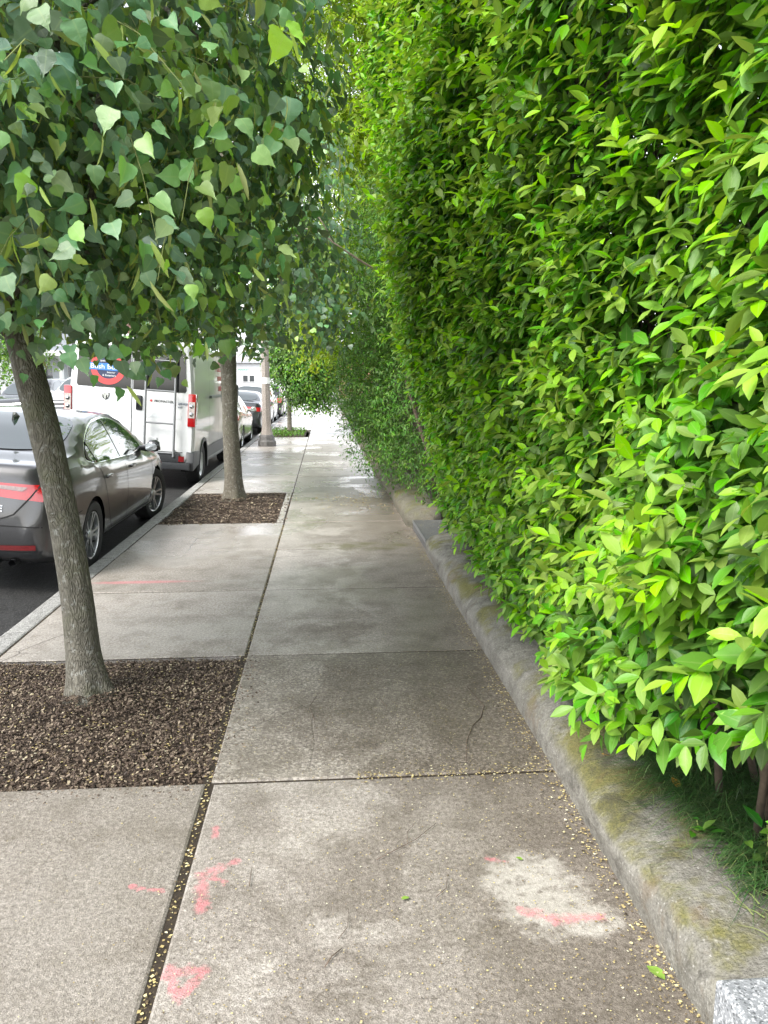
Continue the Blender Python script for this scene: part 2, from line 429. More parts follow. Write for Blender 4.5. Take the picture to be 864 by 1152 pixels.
M['paper'] = plain('paper_notice', (.78, .78, .76), .8, spot=.04)
M['whitewall'] = plain('white_stucco', (.74, .75, .76), .8, spot=.05, scale=3)
M['clap'] = plain('grey_clapboard', (.50, .52, .54), .8, spot=.06, scale=3)
M['trimwhite'] = plain('white_trim', (.8, .8, .79), .6, spot=.03)
M['roof'] = plain('dark_roof', (.07, .065, .065), .85, spot=.2, scale=8)
M['winglass'] = plain('window_glass', (.03, .038, .045), .06, spot=.3, scale=1)
M['awning'] = plain('red_awning', (.55, .05, .04), .7, spot=.1, scale=6)
M['yellowsign'] = plain('yellow_banner', (.75, .58, .05), .6, spot=.1, scale=6)
M['greentext'] = plain('lettering_green', (.05, .45, .25), .5)
M['brick'] = mat_brick('red_brick', (.36, .12, .07), (.28, .09, .055), (.4, .36, .32))
M['brick2'] = mat_brick('orange_brick', (.55, .20, .10), (.45, .16, .08), (.45, .4, .35))
M['lampglass'] = plain('frosted_globe', (.78, .78, .74), .4, spot=.03)

# ------------------------------------------------------------------ world, sun, camera
w = bpy.data.worlds.new('World'); SC.world = w; w.use_nodes = True
nt = w.node_tree; nt.nodes.clear()
sky = nt.nodes.new('ShaderNodeTexSky'); sky.sky_type = 'NISHITA'; sky.sun_disc = False
SUN_EL, SUN_AZ = 47, 232       # azimuth measured clockwise from +Y: behind the viewer, over the street
sky.sun_elevation = R(SUN_EL); sky.sun_rotation = R(SUN_AZ)
sky.air_density = 1.0; sky.dust_density = 1.0; sky.ozone_density = 1.0
hs = nt.nodes.new('ShaderNodeHueSaturation'); hs.inputs['Saturation'].default_value = .22
bg = nt.nodes.new('ShaderNodeBackground'); bg.inputs[1].default_value = .15
wo = nt.nodes.new('ShaderNodeOutputWorld')
nt.links.new(sky.outputs[0], hs.inputs['Color']); nt.links.new(hs.outputs[0], bg.inputs[0]); nt.links.new(bg.outputs[0], wo.inputs[0])
sl = bpy.data.lights.new('sun', 'SUN'); sl.energy = 1.5; sl.angle = R(24); sl.color = (1, .965, .91)
so = link('sun', sl)
d = Vector((math.sin(R(SUN_AZ))*math.cos(R(SUN_EL)), math.cos(R(SUN_AZ))*math.cos(R(SUN_EL)), math.sin(R(SUN_EL))))
so.rotation_euler = (-d).to_track_quat('-Z', 'Y').to_euler(); so.location = d*40

cam = bpy.data.cameras.new('camera'); cam.sensor_fit = 'VERTICAL'; cam.sensor_height = 24; cam.lens = 870/1152*24
cam.clip_start = .05; cam.clip_end = 3000
co = link('camera', cam); co.location = (0, 0, 1.65); co.rotation_euler = (R(90-9.5), 0, R(-4.34))
SC.camera = co
SC.view_settings.view_transform = 'Standard'; SC.view_settings.look = 'None'; SC.view_settings.gamma = 1
SC.view_settings.exposure = 1.95
SC.cycles.max_bounces = 8; SC.cycles.diffuse_bounces = 4; SC.cycles.transmission_bounces = 4; SC.cycles.transparent_max_bounces = 4
SC.cycles.use_denoising = True

# ------------------------------------------------------------------ ground
def plane(name, x0, x1, y0, y1, z, mat):
    return tag(MB().add([(x0,y0,z),(x1,y0,z),(x1,y1,z),(x0,y1,z)], [(0,1,2,3)]).build(name, mat), kind='structure')

plane('ground', -900, 900, -300, 1500, -.32, M['lawn'])

def road_z(X):
    u = -2.15 - X; w2 = 4.35
    u = np.where(u > w2, 2*w2-u, u); u = np.clip(u, 0, w2)
    return -.14 + .075*np.minimum(u, 2.4) + .075*np.maximum(u-2.4, 0)*.35
ys = np.concatenate([np.linspace(-8, 20, 29), np.linspace(22, 64, 22)]); xs = np.linspace(-10.86, -2.14, 40)
G = np.zeros((len(ys), len(xs), 3)); G[..., 0] = xs; G[..., 1] = ys[:, None]; G[..., 2] = road_z(xs) + .004*Noise(3, 1.3)(np.stack([G[..., 0], G[..., 1], G[..., 0]*0], -1))
tag(grid_mesh('road', G, M['asphalt']), kind='structure')
plane('cross_street', -60, 60, 64, 72, -.14, M['asphalt'])

# pavement slabs: rows of 1.53 m, two columns split at X = -0.5
rows = [-2.9, -1.4, .1] + [3.05+1.53*k for k in range(40)]
mb = MB(); tints = []
rr = random.Random(5)
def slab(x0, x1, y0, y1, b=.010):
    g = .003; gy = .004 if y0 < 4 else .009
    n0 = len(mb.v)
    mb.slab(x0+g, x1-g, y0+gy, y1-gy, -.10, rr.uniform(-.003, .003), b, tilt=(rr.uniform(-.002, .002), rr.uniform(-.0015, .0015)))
    t = rr.random()*.62 + (.36 if y0 > 4.5 else 0)      # random slab tone; farther slabs also tinted paler to imitate open-sky light
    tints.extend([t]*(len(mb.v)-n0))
PITS = [(-2.0, -.50, 3.05, 4.58), (-2.0, -.60, 9.20, 11.75), (-2.0, -.62, 23.8, 27.6)]
for i in range(len(rows)-1):
    y0, y1 = rows[i], rows[i+1]
    if y1 > 63: break
    near = y1 < 3.1; 
    slab(-.489 if near else -.497, 1.0, y0, y1, .012 if near else .008)
    spans = [(y0, y1)]
    for px0, px1, py0, py1 in PITS:
        new = []
        for a, c in spans:
            if c <= py0+.05 or a >= py1-.05: new.append((a, c)); continue
            if a < py0-.12: new.append((a, py0))
            if c > py1+.12: new.append((py1, c))
        spans = new
    for a, c in spans: slab(-2.0, -.509 if near else -.505, a, c, .014 if near else .008)
slab(-.598, -.513, 9.2, 11.75, .006)
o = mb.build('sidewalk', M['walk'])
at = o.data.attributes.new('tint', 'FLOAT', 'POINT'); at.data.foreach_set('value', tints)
tag(o, kind='structure')
mb = MB()
def quad(x0, x1, y0, y1, z): mb.add([(x0,y0,z),(x1,y0,z),(x1,y1,z),(x0,y1,z)], [(0,1,2,3)])
quad(-.53, 1.02, -3, 64, -.006)
for a, c in ((-3, 3.05), (4.58, 9.2), (11.75, 23.8), (27.6, 64)): quad(-2.02, -.532, a, c, -.006)
tag(mb.build('joint_dirt', M['jointdirt']), kind='structure')
# the opposite pavement
mb = MB()
mb.box(-14.2, -11.02, -8, 64, -.3, .06); mb.box(-11.02, -10.86, -8, 64, -.3, .064)
tag(mb.build('opposite_pavement', M['kerb']), kind='structure')
# kerb stones
mb = MB(); y = -3.0
while y < 64:
    L = rr.uniform(1.7, 2.3)
    mb.slab(-2.155+rr.uniform(-.006, .006), -2.006, y+.004, y+L-.004, -.30, rr.uniform(-.004, .006), .016)
    y += L
tag(mb.build('kerb', M['kerb']), kind='structure')

# tree pits: bumpy soil, wood chips on it
def pit(x0, x1, y0, y1, ny, amp=.012, base=-.022):
    xs = np.linspace(x0+.004, x1-.004, ny); ysx = np.linspace(y0+.004, y1-.004, int(ny*(y1-y0)/(x1-x0)))
    G = np.zeros((len(ysx), len(xs), 3)); G[..., 0] = xs; G[..., 1] = ysx[:, None]
    G[..., 2] = base + amp*Noise(9, 8)(G*[1, 1, 0])
    return G
def chips(name, x0, x1, y0, y1, n, seed, trunk, smax=.034, zb=-.018):
    r = np.random.default_rng(seed)
    P = np.stack([r.uniform(x0+.01, x1-.01, n), r.uniform(y0+.01, y1-.01, n), np.zeros(n)], -1)
    d = np.hypot(P[:, 0]-trunk[0], P[:, 1]-trunk[1])
    P = P[d > .10]; d = d[d > .10]; n = len(P)
    P[:, 2] = zb + .012*Noise(9, 8)(P*[1, 1, 0]) + r.uniform(0, .016, n) + .045*np.exp(-(d/.28)**2)
    k = r.choice(n, n//40, replace=False); k1, k2 = k[:len(k)//2], k[len(k)//2:]
    P[k1, 1] = y0-np.abs(r.normal(0, .05, len(k1))); P[k2, 0] = x1+np.abs(r.normal(0, .06, len(k2))); P[k, 2] = .003
    L = r.uniform(.008, smax, n)*r.uniform(.5, 1, n); W = L*r.uniform(.25, .7, n); th = r.uniform(0, 6.28, n)
    tx = r.normal(0, .3, n); ty = r.normal(0, .3, n)
    V = []
    for (a, c) in ((-1, -1), (1, -.8), (.8, 1), (-1, .7)):
        u, v = a*L/2, c*W/2
        x = u*np.cos(th)-v*np.sin(th); y = u*np.sin(th)+v*np.cos(th)
        V.append(np.stack([P[:, 0]+x, P[:, 1]+y, P[:, 2]+tx*x+ty*y], -1))
    top = np.stack(V, 1)
    V = np.concatenate([top, top-[0, 0, .004]], 1).reshape(-1, 3)
    q = np.array([[0,1,2,3],[0,4,5,1],[1,5,6,2],[2,6,7,3],[3,7,4,0]])
    F = (np.arange(n)[:, None, None]*8 + q).reshape(-1, 4)
    rnd = r.beta(1.3, 1.7, n)
    return tag(raw_mesh(name, V, F.ravel(), np.full(len(F), 4), M['chips'], smooth=False, attrs={'rnd': np.repeat(rnd, 8)}), kind='stuff')
TR1, TR2, TR3 = (-1.27, 4.05), (-1.32, 11.2), (-1.17, 25.9)
for i, p in enumerate(PITS):
    tag(grid_mesh('tree_pit_soil', pit(*p, 60 if i == 0 else 30), M['soil']), kind='structure')
chips('mulch', -2.0, -.50, 3.05, 4.58, 17000, 1, TR1, .022)
chips('mulch', -2.0, -.60, 9.2, 11.75, 4500, 2, TR2, .05)
# ------------------------------------------------------------------ leaves
def tmpl(rows, fold, curl, wave=0):
    """blade from (0,0) to (0,1); rows = [(t, halfwidth)] between two points"""
    v = [(0, 0, 0)]; rib = [1.]
    for t, hw in rows:
        z = -curl*t*t
        v += [(-hw, t, z+fold*hw+wave*math.sin(t*17)), (0, t, z), (hw, t, z+fold*hw+wave*math.sin(t*17+2))]; rib += [0., 1., 0.]
    v.append((0, 1, -curl)); rib.append(1.)
    n = len(rows); f = [(0, 2, 1), (0, 3, 2)]
    for i in range(n-1):
        a = 1+3*i; c = a+3
        f += [(a, a+1, c+1, c), (a+1, a+2, c+2, c+1)]
    a = 1+3*(n-1); e = len(v)-1
    f += [(a, a+1, e), (a+1, a+2, e)]
    return np.array(v), f, np.array(rib)
T_ELL = [tmpl([(.16, .12), (.42, .22), (.66, .195), (.86, .09)], f, c) for f, c in ((.35, .12), (.15, .28), (.5, .05))]
T_LAN = [tmpl([(.25, .10), (.6, .11)], .3, c) for c in (.1, .35)]
T_OVA = [tmpl([(.2, .22), (.5, .27), (.8, .13)], .25, c) for c in (.1, .3)]
def heart(fold, curl, wave, asym=.1, deep=.07, wide=1.0):
    """toothed, slightly lopsided heart-shaped blade"""
    out = [(.24, -deep), (.42, .03), (.50, .15), (.50, .28), (.46, .40), (.39, .53), (.295, .66), (.18, .79), (.075, .92)]
    v = []; rib = []
    for i, (x, y) in enumerate(out):
        my = max(0, y) if i else 0
        for sx in (-1, 0, 1):
            if sx == 0: v.append((0, my, -curl*my*my)); rib.append(1.)
            else:
                tooth = 1.025 if (i+(sx > 0)) % 2 else .98
                q = x*tooth*wide*(1+asym*sx)
                v.append((sx*q, y+(.012 if tooth > 1 else -.006), -curl*max(y, 0)**2+fold*q+wave*math.sin(i*1.9+sx*1.3))); rib.append(0.)
    v.append((.03*asym*10, 1.14, -curl*1.25)); rib.append(1.)
    f = []
    for i in range(8):
        a = 3*i
        f += [(a, a+1, a+4, a+3), (a+1, a+2, a+5, a+4)]
    f += [(24, 25, 27), (25, 26, 27)]
    return np.array(v), f, np.array(rib)
T_HEART = [heart(.12, .15, .03), heart(-.25, .42, .05, -.12), heart(.45, .05, .03, .05, .03, .9), heart(.05, .3, .06, .16, .02, 1.05), heart(-.1, -.15, .04, -.05, .05, .85)]
T_BRACT = [tmpl([(.2, .06), (.5, .085), (.8, .06)], .5, .25)]

def frames(direction, normal):
    y = unit(direction); n = normal - (normal*y).sum(-1, keepdims=True)*y
    n = unit(n); x = np.cross(y, n)
    return np.stack([x, y, n], -1)          # columns

def leaves(name, T, P, D, N, S, youth, mat, parent=None, rnd=None, sx=None):
    """all leaves of one plant as one mesh"""
    F = frames(D, N); n = len(P)
    rnd = RNG.random(n) if rnd is None else rnd
    which = RNG.integers(0, len(T), n)
    Vs, Ls, Ts, A = [], [], [], {'youth': [], 'rnd': [], 'rib': []}; off = 0
    for k, (tv, tf, rib) in enumerate(T):
        i = np.where(which == k)[0]
        if not len(i): continue
        tvv = np.broadcast_to(tv, (len(i),)+tv.shape)*S[i][:, None, None]
        if sx is not None: tvv = tvv*np.stack([sx[i], np.ones(len(i)), np.ones(len(i))], -1)[:, None, :]
        V = np.einsum('nij,nkj->nki', F[i], tvv) + P[i][:, None, :]
        m = len(tv)
        loop = np.concatenate([np.array(q) for q in tf]); tot = np.array([len(q) for q in tf])
        Ls.append((off + np.arange(len(i))[:, None]*m + loop).ravel()); Ts.append(np.tile(tot, len(i)))
        Vs.append(V.reshape(-1, 3)); off += len(i)*m
        A['youth'].append(np.repeat(youth[i], m)); A['rnd'].append(np.repeat(rnd[i], m)); A['rib'].append(np.tile(rib, len(i)))
    return raw_mesh(name, np.concatenate(Vs), np.concatenate(Ls), np.concatenate(Ts), mat, parent, True, {k: np.concatenate(v) for k, v in A.items()})

def shoots(P0, D0, L, npair, size, rng, droop=.35, spread=1.0, up=(0, 0, .8), young_tip=.8, base_youth=.3, out=None):
    """opposite leaf pairs along shoots; returns leaf arrays"""
    n = len(P0); Ps, Ds, Ns, Ss, Ys = [], [], [], [], []
    D0 = unit(D0); side = unit(np.cross(D0, unit(rng.normal(size=(n, 3)))))
    oth = np.cross(D0, side); ybase = base_youth + rng.normal(0, .16, n)
    for k in range(npair):
        t = (k+.6)/npair
        p = P0 + D0*(L*t)[:, None] - np.array([0, 0, 1.])*(L*t*t*.18)[:, None]
        a = side if k % 2 == 0 else oth
        for sgn in (-1, 1):
            ang = spread*(1.05-.45*t)
            dirn = D0*math.cos(ang) + a*sgn*math.sin(ang) + rng.normal(0, .16, (n, 3))
            dirn = dirn + np.array([0, 0, -droop])*(.6+.8*rng.random((n, 1)))
            nrm = np.array(up) + (out if out is not None else 0) + rng.normal(0, .28, (n, 3))
            Ps.append(p); Ds.append(dirn); Ns.append(nrm)
            Ss.append(size*(1.05-.45*t)*rng.uniform(.75, 1.2, n)); Ys.append(np.clip(ybase + young_tip*t*t*.5 + rng.normal(0, .08, n), 0, 1))
    return [np.concatenate(a) for a in (Ps, Ds, Ns, Ss, Ys)]

def cat(*sets): return [np.concatenate(a) for a in zip(*sets)]

# ---- the tall clipped hedge by the wall
hn = Noise(21, 2.1, 3); hn2 = Noise(22, .9, 2)
def hedge_face(Y, Z):
    """X of the hedge's street face"""
    s = np.clip((Z-1.1)/2.4, 0, 1); s = s*s*(3-2*s)
    lean = s*np.interp(Y, [0, 2, 4, 6, 7.3], [.02, .06, .2, .48, .62])
    under = np.clip(.85-Z, 0, 1)
    x = 1.04 - lean + .22*under**1.5 + np.interp(Y, [0, 3, 7.4], [-.06, 0, 0])
    x = x - .09*np.clip((1.0-Z)/.5, 0, 1)*np.clip(np.minimum((Y-2.0)/.8, (6.6-Y)/.6), 0, 1)
    x = x + .10*hn(np.stack([Y*0, Y, Z], -1)) + .10*hn2(np.stack([Y*0, Y, Z], -1))
    e = np.clip((Y-6.75)/.75, 0, 1)
    return x + .75*e*e*np.clip(1.6-Z*.35, .25, 1)
def hedge_bottom(Y): return np.interp(Y, [0, 1.7, 2.3, 3.2, 5, 6.3, 7.4], [.78, .76, .60, .33, .25, .38, .48]) + .06*np.sin(Y*5.1)
def hedge_points(n, rng, dmax, y0=1.0, y1=7.45):
    Y = rng.uniform(y0, y1, n); Z = rng.uniform(.25, 5.3, n)
    ok = (Z > hedge_bottom(Y)) & (Z < 2.6+Y*.42)
    Y, Z = Y[ok], Z[ok]; d = rng.random(len(Y))**1.4*dmax
    return np.stack([hedge_face(Y, Z)+d, Y, Z], -1), d
hedge = thing('hedge', 'tall dense glossy green hedge rising from the low mossy wall', 'hedge', (1.5, 4, .2))
r = np.random.default_rng(31)
P, dd = hedge_points(7600, r, .18)
n = len(P)
D = np.stack([-np.ones(n), r.normal(-.25, .55, n), r.normal(.35, .45, n)], -1)
A = shoots(P + unit(D)*-.05, D, r.uniform(.12, .25, n), 4, .104*r.uniform(.75, 1.2, n), r, .45, 1.0, (-.5, -.1, .75), 1.0, .36)
P2, dd2 = hedge_points(7500, r, .95); P2 = P2[dd2 > .12]
n = len(P2)
D = np.stack([-np.ones(n)*.7, r.normal(-.1, .7, n), r.normal(.3, .6, n)], -1)
B = shoots(P2, D, r.uniform(.12, .24, n), 4, .105*r.uniform(.8, 1.2, n), r, .35, 1.0, (-.3, 0, .8), .3, .12)
# the back of the hedge, closing the view through
P4, _ = hedge_points(4600, r, .7); P4 = P4 + [1.0, 0, 0]; n = len(P4)
B4 = shoots(P4, np.stack([r.normal(0, .6, n), r.normal(0, .6, n), r.normal(.3, .5, n)], -1), r.uniform(.15, .28, n), 4, .12*np.ones(n), r, .35, 1.1, (-.6, 0, .5), .2, .1)
# far end face of the hedge
m = 800
Ye = 7.35+.12*r.normal(size=m); Ze = r.uniform(.5, 5.2, m); Xe = r.uniform(1.0, 2.1, m)
E_ = np.stack([Xe, Ye, Ze], -1); D = np.stack([r.normal(-.4, .5, m), np.ones(m)*.6, r.normal(.3, .5, m)], -1)
B2 = shoots(E_, D, r.uniform(.1, .2, m), 3, .07*np.ones(m), r, .35, 1.0, (-.2, .3, .8), .3, .2)
# long vigorous shoots that stand clear of the face
P3, _ = hedge_points(900, r, .02); P3 = P3[P3[:, 2] > hedge_bottom(P3[:, 1])+.28]; n = len(P3)
D = np.stack([-np.ones(n), r.normal(-.3, .5, n), r.uniform(.4, 1.5, n)], -1)
S3 = shoots(P3, D, r.uniform(.22, .38, n), 5, .105*r.uniform(.8, 1.15, n), r, .50, 1.0, (-.4, 0, .8), .8, .58)
P_, D_, N_, S_, Y_ = cat(A, B, B2, B4, S3)
hedge_leaf = leaves('foliage', T_ELL, P_-np.array(hedge.location), D_, N_, S_, Y_, M['hedge'], hedge)
mb = MB()
for i in range(150):
    y = r.uniform(.7, 7.3); z0 = .2; x0 = r.uniform(1.35, 2.0)
    h = 2.6+y*.36
    pts = []
    for t in np.linspace(0, 1, 9):
        zz = z0+(h-z0)*t; yy = y+.35*math.sin(t*2+i)*t + r.normal(0, .02)
        xx = x0 + (float(hedge_face(np.array(yy), np.array(zz)))+.18-x0)*min(1, t*1.5)*r.uniform(.5, 1) + r.normal(0, .02)
        pts.append((xx-1.5, yy-4, zz-.2))
    mb.tube(pts, np.linspace(.014, .005, 9), 5)
mb.build('stems', M['stem'], hedge, smooth=True)
# the bare grey branch sticking out over the pavement
mb = MB()
mb.tube([(1.3, 7.0, 2.35), (.8, 6.95, 2.48), (.45, 6.85, 2.60), (.31, 6.8, 2.67), (.1, 6.78, 2.80), (-.03, 6.8, 2.90), (-.18, 6.82, 2.93)], [.014, .011, .010, .009, .008, .006, .004], 6)
mb.tube([(.1, 6.78, 2.80), (.02, 6.75, 2.93), (-.05, 6.74, 3.03)], [.006, .005, .003], 5)
mb.v = [(a-1.5, b-4, c-.2) for a, b, c in mb.v]
mb.build('branch', plain('grey_branch', (.23, .18, .14), .8, spot=.2), hedge, smooth=True)

# ---- generic blob foliage
def blob_points(ells, n, rng, shell=.55):
    vol = np.array([a*b*c for _, (a, b, c) in ells]); k = rng.choice(len(ells), n, p=vol/vol.sum())
    u = unit(rng.normal(size=(n, 3))); rad = shell + (1-shell)*rng.random(n)**.6
    c = np.array([e[0] for e in ells])[k]; s = np.array([e[1] for e in ells])[k]
    wob = 1+.16*Noise(5, 1.7)(c+u*s)
    return c + u*s*(rad*wob)[:, None], unit(u/s)
def bush(name, ells, n, npair, size, mat, parent, rng, T, droop=.3, base=.3, zmin=None, cond=None, L=(.12, .3), tip=.6, shell=.5):
    P, out = blob_points(ells, n, rng, shell)
    ok = np.ones(len(P), bool)
    if zmin is not None: ok &= P[:, 2] > zmin
    if cond is not None: ok &= cond(P)
    P, out = P[ok], out[ok]; n = len(P)
    D = out + rng.normal(0, .55, (n, 3)) + np.array([0, 0, .15])
    a = shoots(P, D, rng.uniform(*L, n), npair, size*rng.uniform(.75, 1.2, n), rng, droop, .95, (0, 0, .7), tip, base, out=out*.6)
    a[0] = a[0] - np.array(parent.matrix_basis.translation)
    return leaves(name, T, *a, mat, parent)

# dark fine-leaved shrub beyond the opening, overhanging the pavement
yew = thing('dark_shrub', 'dark fine-leaved shrub overhanging the pavement beyond the wall opening', 'shrub', (1.6, 11.5, .15))
r = np.random.default_rng(41)
ells = [((1.35, 9.6, 1.35), (.75, .9, 1.1)), ((1.1, 10.8, 1.5), (.85, 1.1, 1.25)), ((.98, 12.4, 1.6), (.85, 1.2, 1.2)), ((1.3, 14.5, 1.6), (1.0, 1.6, 1.3)),
        ((1.5, 10.0, 3.2), (1.05, 1.6, 1.6)), ((1.3, 12.5, 3.2), (.95, 1.9, 1.6)), ((1.6, 16, 2.2), (1.2, 2, 1.7))]
bush('foliage', ells, 24000, 4, .062, M['yew'], yew, r, T_LAN + T_LAN + [T_ELL[1]], .45, .28, .22, tip=.7)
mb = MB()
for i in range(26):
    y = r.uniform(-2.2, 4); x = r.uniform(-.3, .5)
    mb.tube([(x, y, 0), (x-.1, y+r.normal(0, .1), .6), (x-.3+r.normal(0, .2), y+r.normal(0, .3), 1.5), (x-.3+r.normal(0, .3), y+r.normal(0, .4), 2.8)], [.03, .025, .018, .008], 6)
mb.build('stems', M['stem'], yew, smooth=True)

# tall bright yellow-green tree leaning over from the garden
lime = thing('yellow_green_tree', 'tall bright yellow-green tree leaning out of the garden behind the hedge', 'tree', (2.3, 16.5, 0))
r = np.random.default_rng(43)
mb = MB(); mb.tube([(0, 0, -.2), (-.1, 0, 1.5), (-.35, -.2, 3.2), (-.8, -.4, 5.2), (-1.1, -.5, 7.4), (-1.2, -.5, 9)], [.2, .17, .15, .12, .08, .03], 12, rough=.05)
mb.build('trunk', M['bark2'], lime, smooth=True)
mb = MB()
for i in range(22):
    t = r.uniform(.25, .95); z = 1.5+7*t; x = -.1-1.0*t; a = r.uniform(0, 6.28); l = r.uniform(1, 2)
    mb.tube([(x, -.3, z), (x+l*.5*math.cos(a), -.3+l*.5*math.sin(a), z+.35), (x+l*math.cos(a), -.3+l*math.sin(a), z+.3)], [.05, .03, .01], 6)
mb.build('branches', M['bark2'], lime, smooth=True)
ells = [((.6, 15, 7.4), (1.8, 1.8, 2.2)), ((.1, 15.2, 5.2), (1.3, 1.5, 1.8)), ((-.2, 15.6, 3.9), (1.0, 1.3, 1.1)), ((.55, 15.8, 3.3), (1.1, 1.5, 1.2)), ((2.2, 16.5, 6), (2, 2, 3)), ((.2, 14.6, 9), (1.5, 1.5, 1.6)), ((.1, 17.2, 2.9), (.8, 1.0, .8))]
bush('crown', ells, 21000, 4, .11, M['lime'], lime, r, T_LAN + T_ELL[:1], .3, .45, 1.9, L=(.2, .4), tip=.7)
# ---- street trees: lindens
def trunk_mesh(path, rad, parent, mat, seed, nseg=40, nring=70, flare=.38):
    path = np.array(path); t = np.linspace(0, 1, len(path)); tt = np.linspace(0, 1, nring)
    c = np.stack([np.interp(tt, t, path[:, k]) for k in range(3)], -1)
    for _ in range(6): c[1:-1] = (c[:-2]+c[1:-1]*2+c[2:])/4
    rd = np.interp(tt, t, rad)
    th = np.linspace(0, 2*np.pi, nseg, endpoint=False)
    nz = Noise(seed, 9, 3); nl = Noise(seed+1, 3, 2)
    V = np.zeros((nring, nseg+1, 3))
    for i in range(nring):
        fl = math.exp(-max(c[i, 2], 0)/.075)*flare
        ring = np.stack([np.cos(th), np.sin(th), np.zeros(nseg)], -1)
        q = np.stack([np.cos(th)*.3, np.sin(th)*.3, np.full(nseg, c[i, 2]*.25)], -1)
        rr_ = rd[i]*(1 + .10*nz(q) + .10*nl(q*[1, 1, 3])) + rd[i]*fl*(.55+.45*np.sin(th*5+seed))
        V[i, :nseg] = c[i] + ring*rr_[:, None]; V[i, nseg] = V[i, 0]
    return grid_mesh('trunk', V, mat, parent)

def linden(label, base, path, rad, ells, ntw, rng, mat, nleaf=13, size=.085, zlow=1.62, cond=None, detail=True, bracts=True, leafmat='linden', group=None, T=None, twl=(.45, .85)):
    t = thing('linden_tree', label, 'tree', (base[0], base[1], 0), group=group)
    trunk_mesh(path, rad, t, mat, int(base[1]*10) % 97, *((48, 90) if detail else (20, 30)))
    top = Vector(path[-1])
    P, out = blob_points(ells, ntw, rng, .35)
    ok = (P[:, 2] > zlow+.25)
    if cond is not None: ok &= cond(P)
    P, out = P[ok], out[ok]; n = len(P)
    # limbs from the trunk into the crown, twigs at their ends
    mb = MB(); loc = np.array([base[0], base[1], 0])
    pth = np.array(path)
    for i in range(26 if detail else 12):
        f = rng.uniform(.72, 1); k = f*(len(pth)-1); j = min(int(k), len(pth)-2)
        s = pth[j]+(pth[j+1]-pth[j])*(k-j)
        e = P[rng.integers(n)]-loc
        if f < .8: e = e*[1, 1, 1]
        mid = (s+e)/2 + np.array([0, 0, .25])
        mb.tube([s, (s*.6+mid*.4)+[0, 0, .05], mid, (mid+e)/2+[0, 0, .06], e], [.035, .028, .02, .013, .006], 6)
    if detail:
        for e in ((-.62, -.25, 2.55), (-.75, .35, 2.9), (.35, -.5, 2.85)):
            mb.tube([(-.245, .03, 1.86), (-.32+e[0]*.1, e[1]*.2, 2.02), (e[0]*.7, e[1]*.6, (2.1+e[2])/2), e], [.045, .040, .030, .014], 8, rough=.06)
    D = out*np.array([1, 1, .35]) + rng.normal(0, .3, (n, 3)); D[:, 2] += .1; D = unit(D)
    L = rng.uniform(*twl, n)
    Ps, Ds, Ns, Ss, Ys, Rs = [], [], [], [], [], []; bP, bD, bN, bS = [], [], [], []
    yb = np.clip(rng.beta(1.1, 2.4, n), 0, 1)
    side = unit(np.cross(D, np.array([0, 0, 1.])))
    tw = MB()
    def at(tk): return P + D*(L*tk)[:, None] - np.array([0, 0, 1.])*(L*tk*tk*.75)[:, None]
    for k in range(nleaf):
        tk = (k+.5)/nleaf
        p = at(tk); sg = 1 if k % 2 else -1
        off = side*sg*(.02+.03*rng.random((n, 1))) + np.array([0, 0, -.02])
        dirn = side*sg*.55 + D*.35 + np.array([0, 0, -.85]) + rng.normal(0, .45, (n, 3))
        nrm = out*.8 + D*.5 + np.array([0, 0, .55]) + rng.normal(0, .55, (n, 3))
        keep = p[:, 2] > zlow
        keep &= rng.random(n) < .93
        if cond is not None: keep &= cond(p)
        Ps.append((p+off)[keep]); Ds.append(dirn[keep]); Ns.append(nrm[keep])
        Ss.append((size*rng.uniform(.55, 1.2, n)*(1-.25*tk))[keep]); Ys.append(np.clip(yb+.25*tk*tk+rng.normal(0, .1, n), 0, 1)[keep])
        if bracts and k % 4 == 1:
            bk = keep & (rng.random(n) < .75)
            bP.append((p+off*.5)[bk]); bD.append((np.array([0, 0, -1.])+rng.normal(0, .4, (n, 3)))[bk]); bN.append((out+rng.normal(0, .5, (n, 3)))[bk]); bS.append(rng.uniform(.06, .11, n)[bk])
    lo = leaves('crown', T or T_HEART, np.concatenate(Ps)-loc, np.concatenate(Ds), np.concatenate(Ns), np.concatenate(Ss), np.concatenate(Ys), M[leafmat], t)
    if detail:
        pts = [at(q) for q in (0, .25, .5, .75, 1)]
        for i in range(n):
            if rng.random() < .35 and pts[3][i][2] > zlow and (cond is None or bool(cond(np.array([q[i] for q in pts[1:4]])).all())):
                tw.tube([p[i]-loc for p in pts[:4]], [.0022, .002, .0017, .001], 4, cap=False)
        mb.add(tw.v, tw.f, 1)
    mb.build('branches', [mat, M['twiggreen']], t, smooth=True)
    if bracts:
        cP = np.concatenate(bP)
        leaves('blossom', T_BRACT, cP-loc, np.concatenate(bD), np.concatenate(bN), np.concatenate(bS), RNG.random(len(cP)), M['bract'], t)
    return t

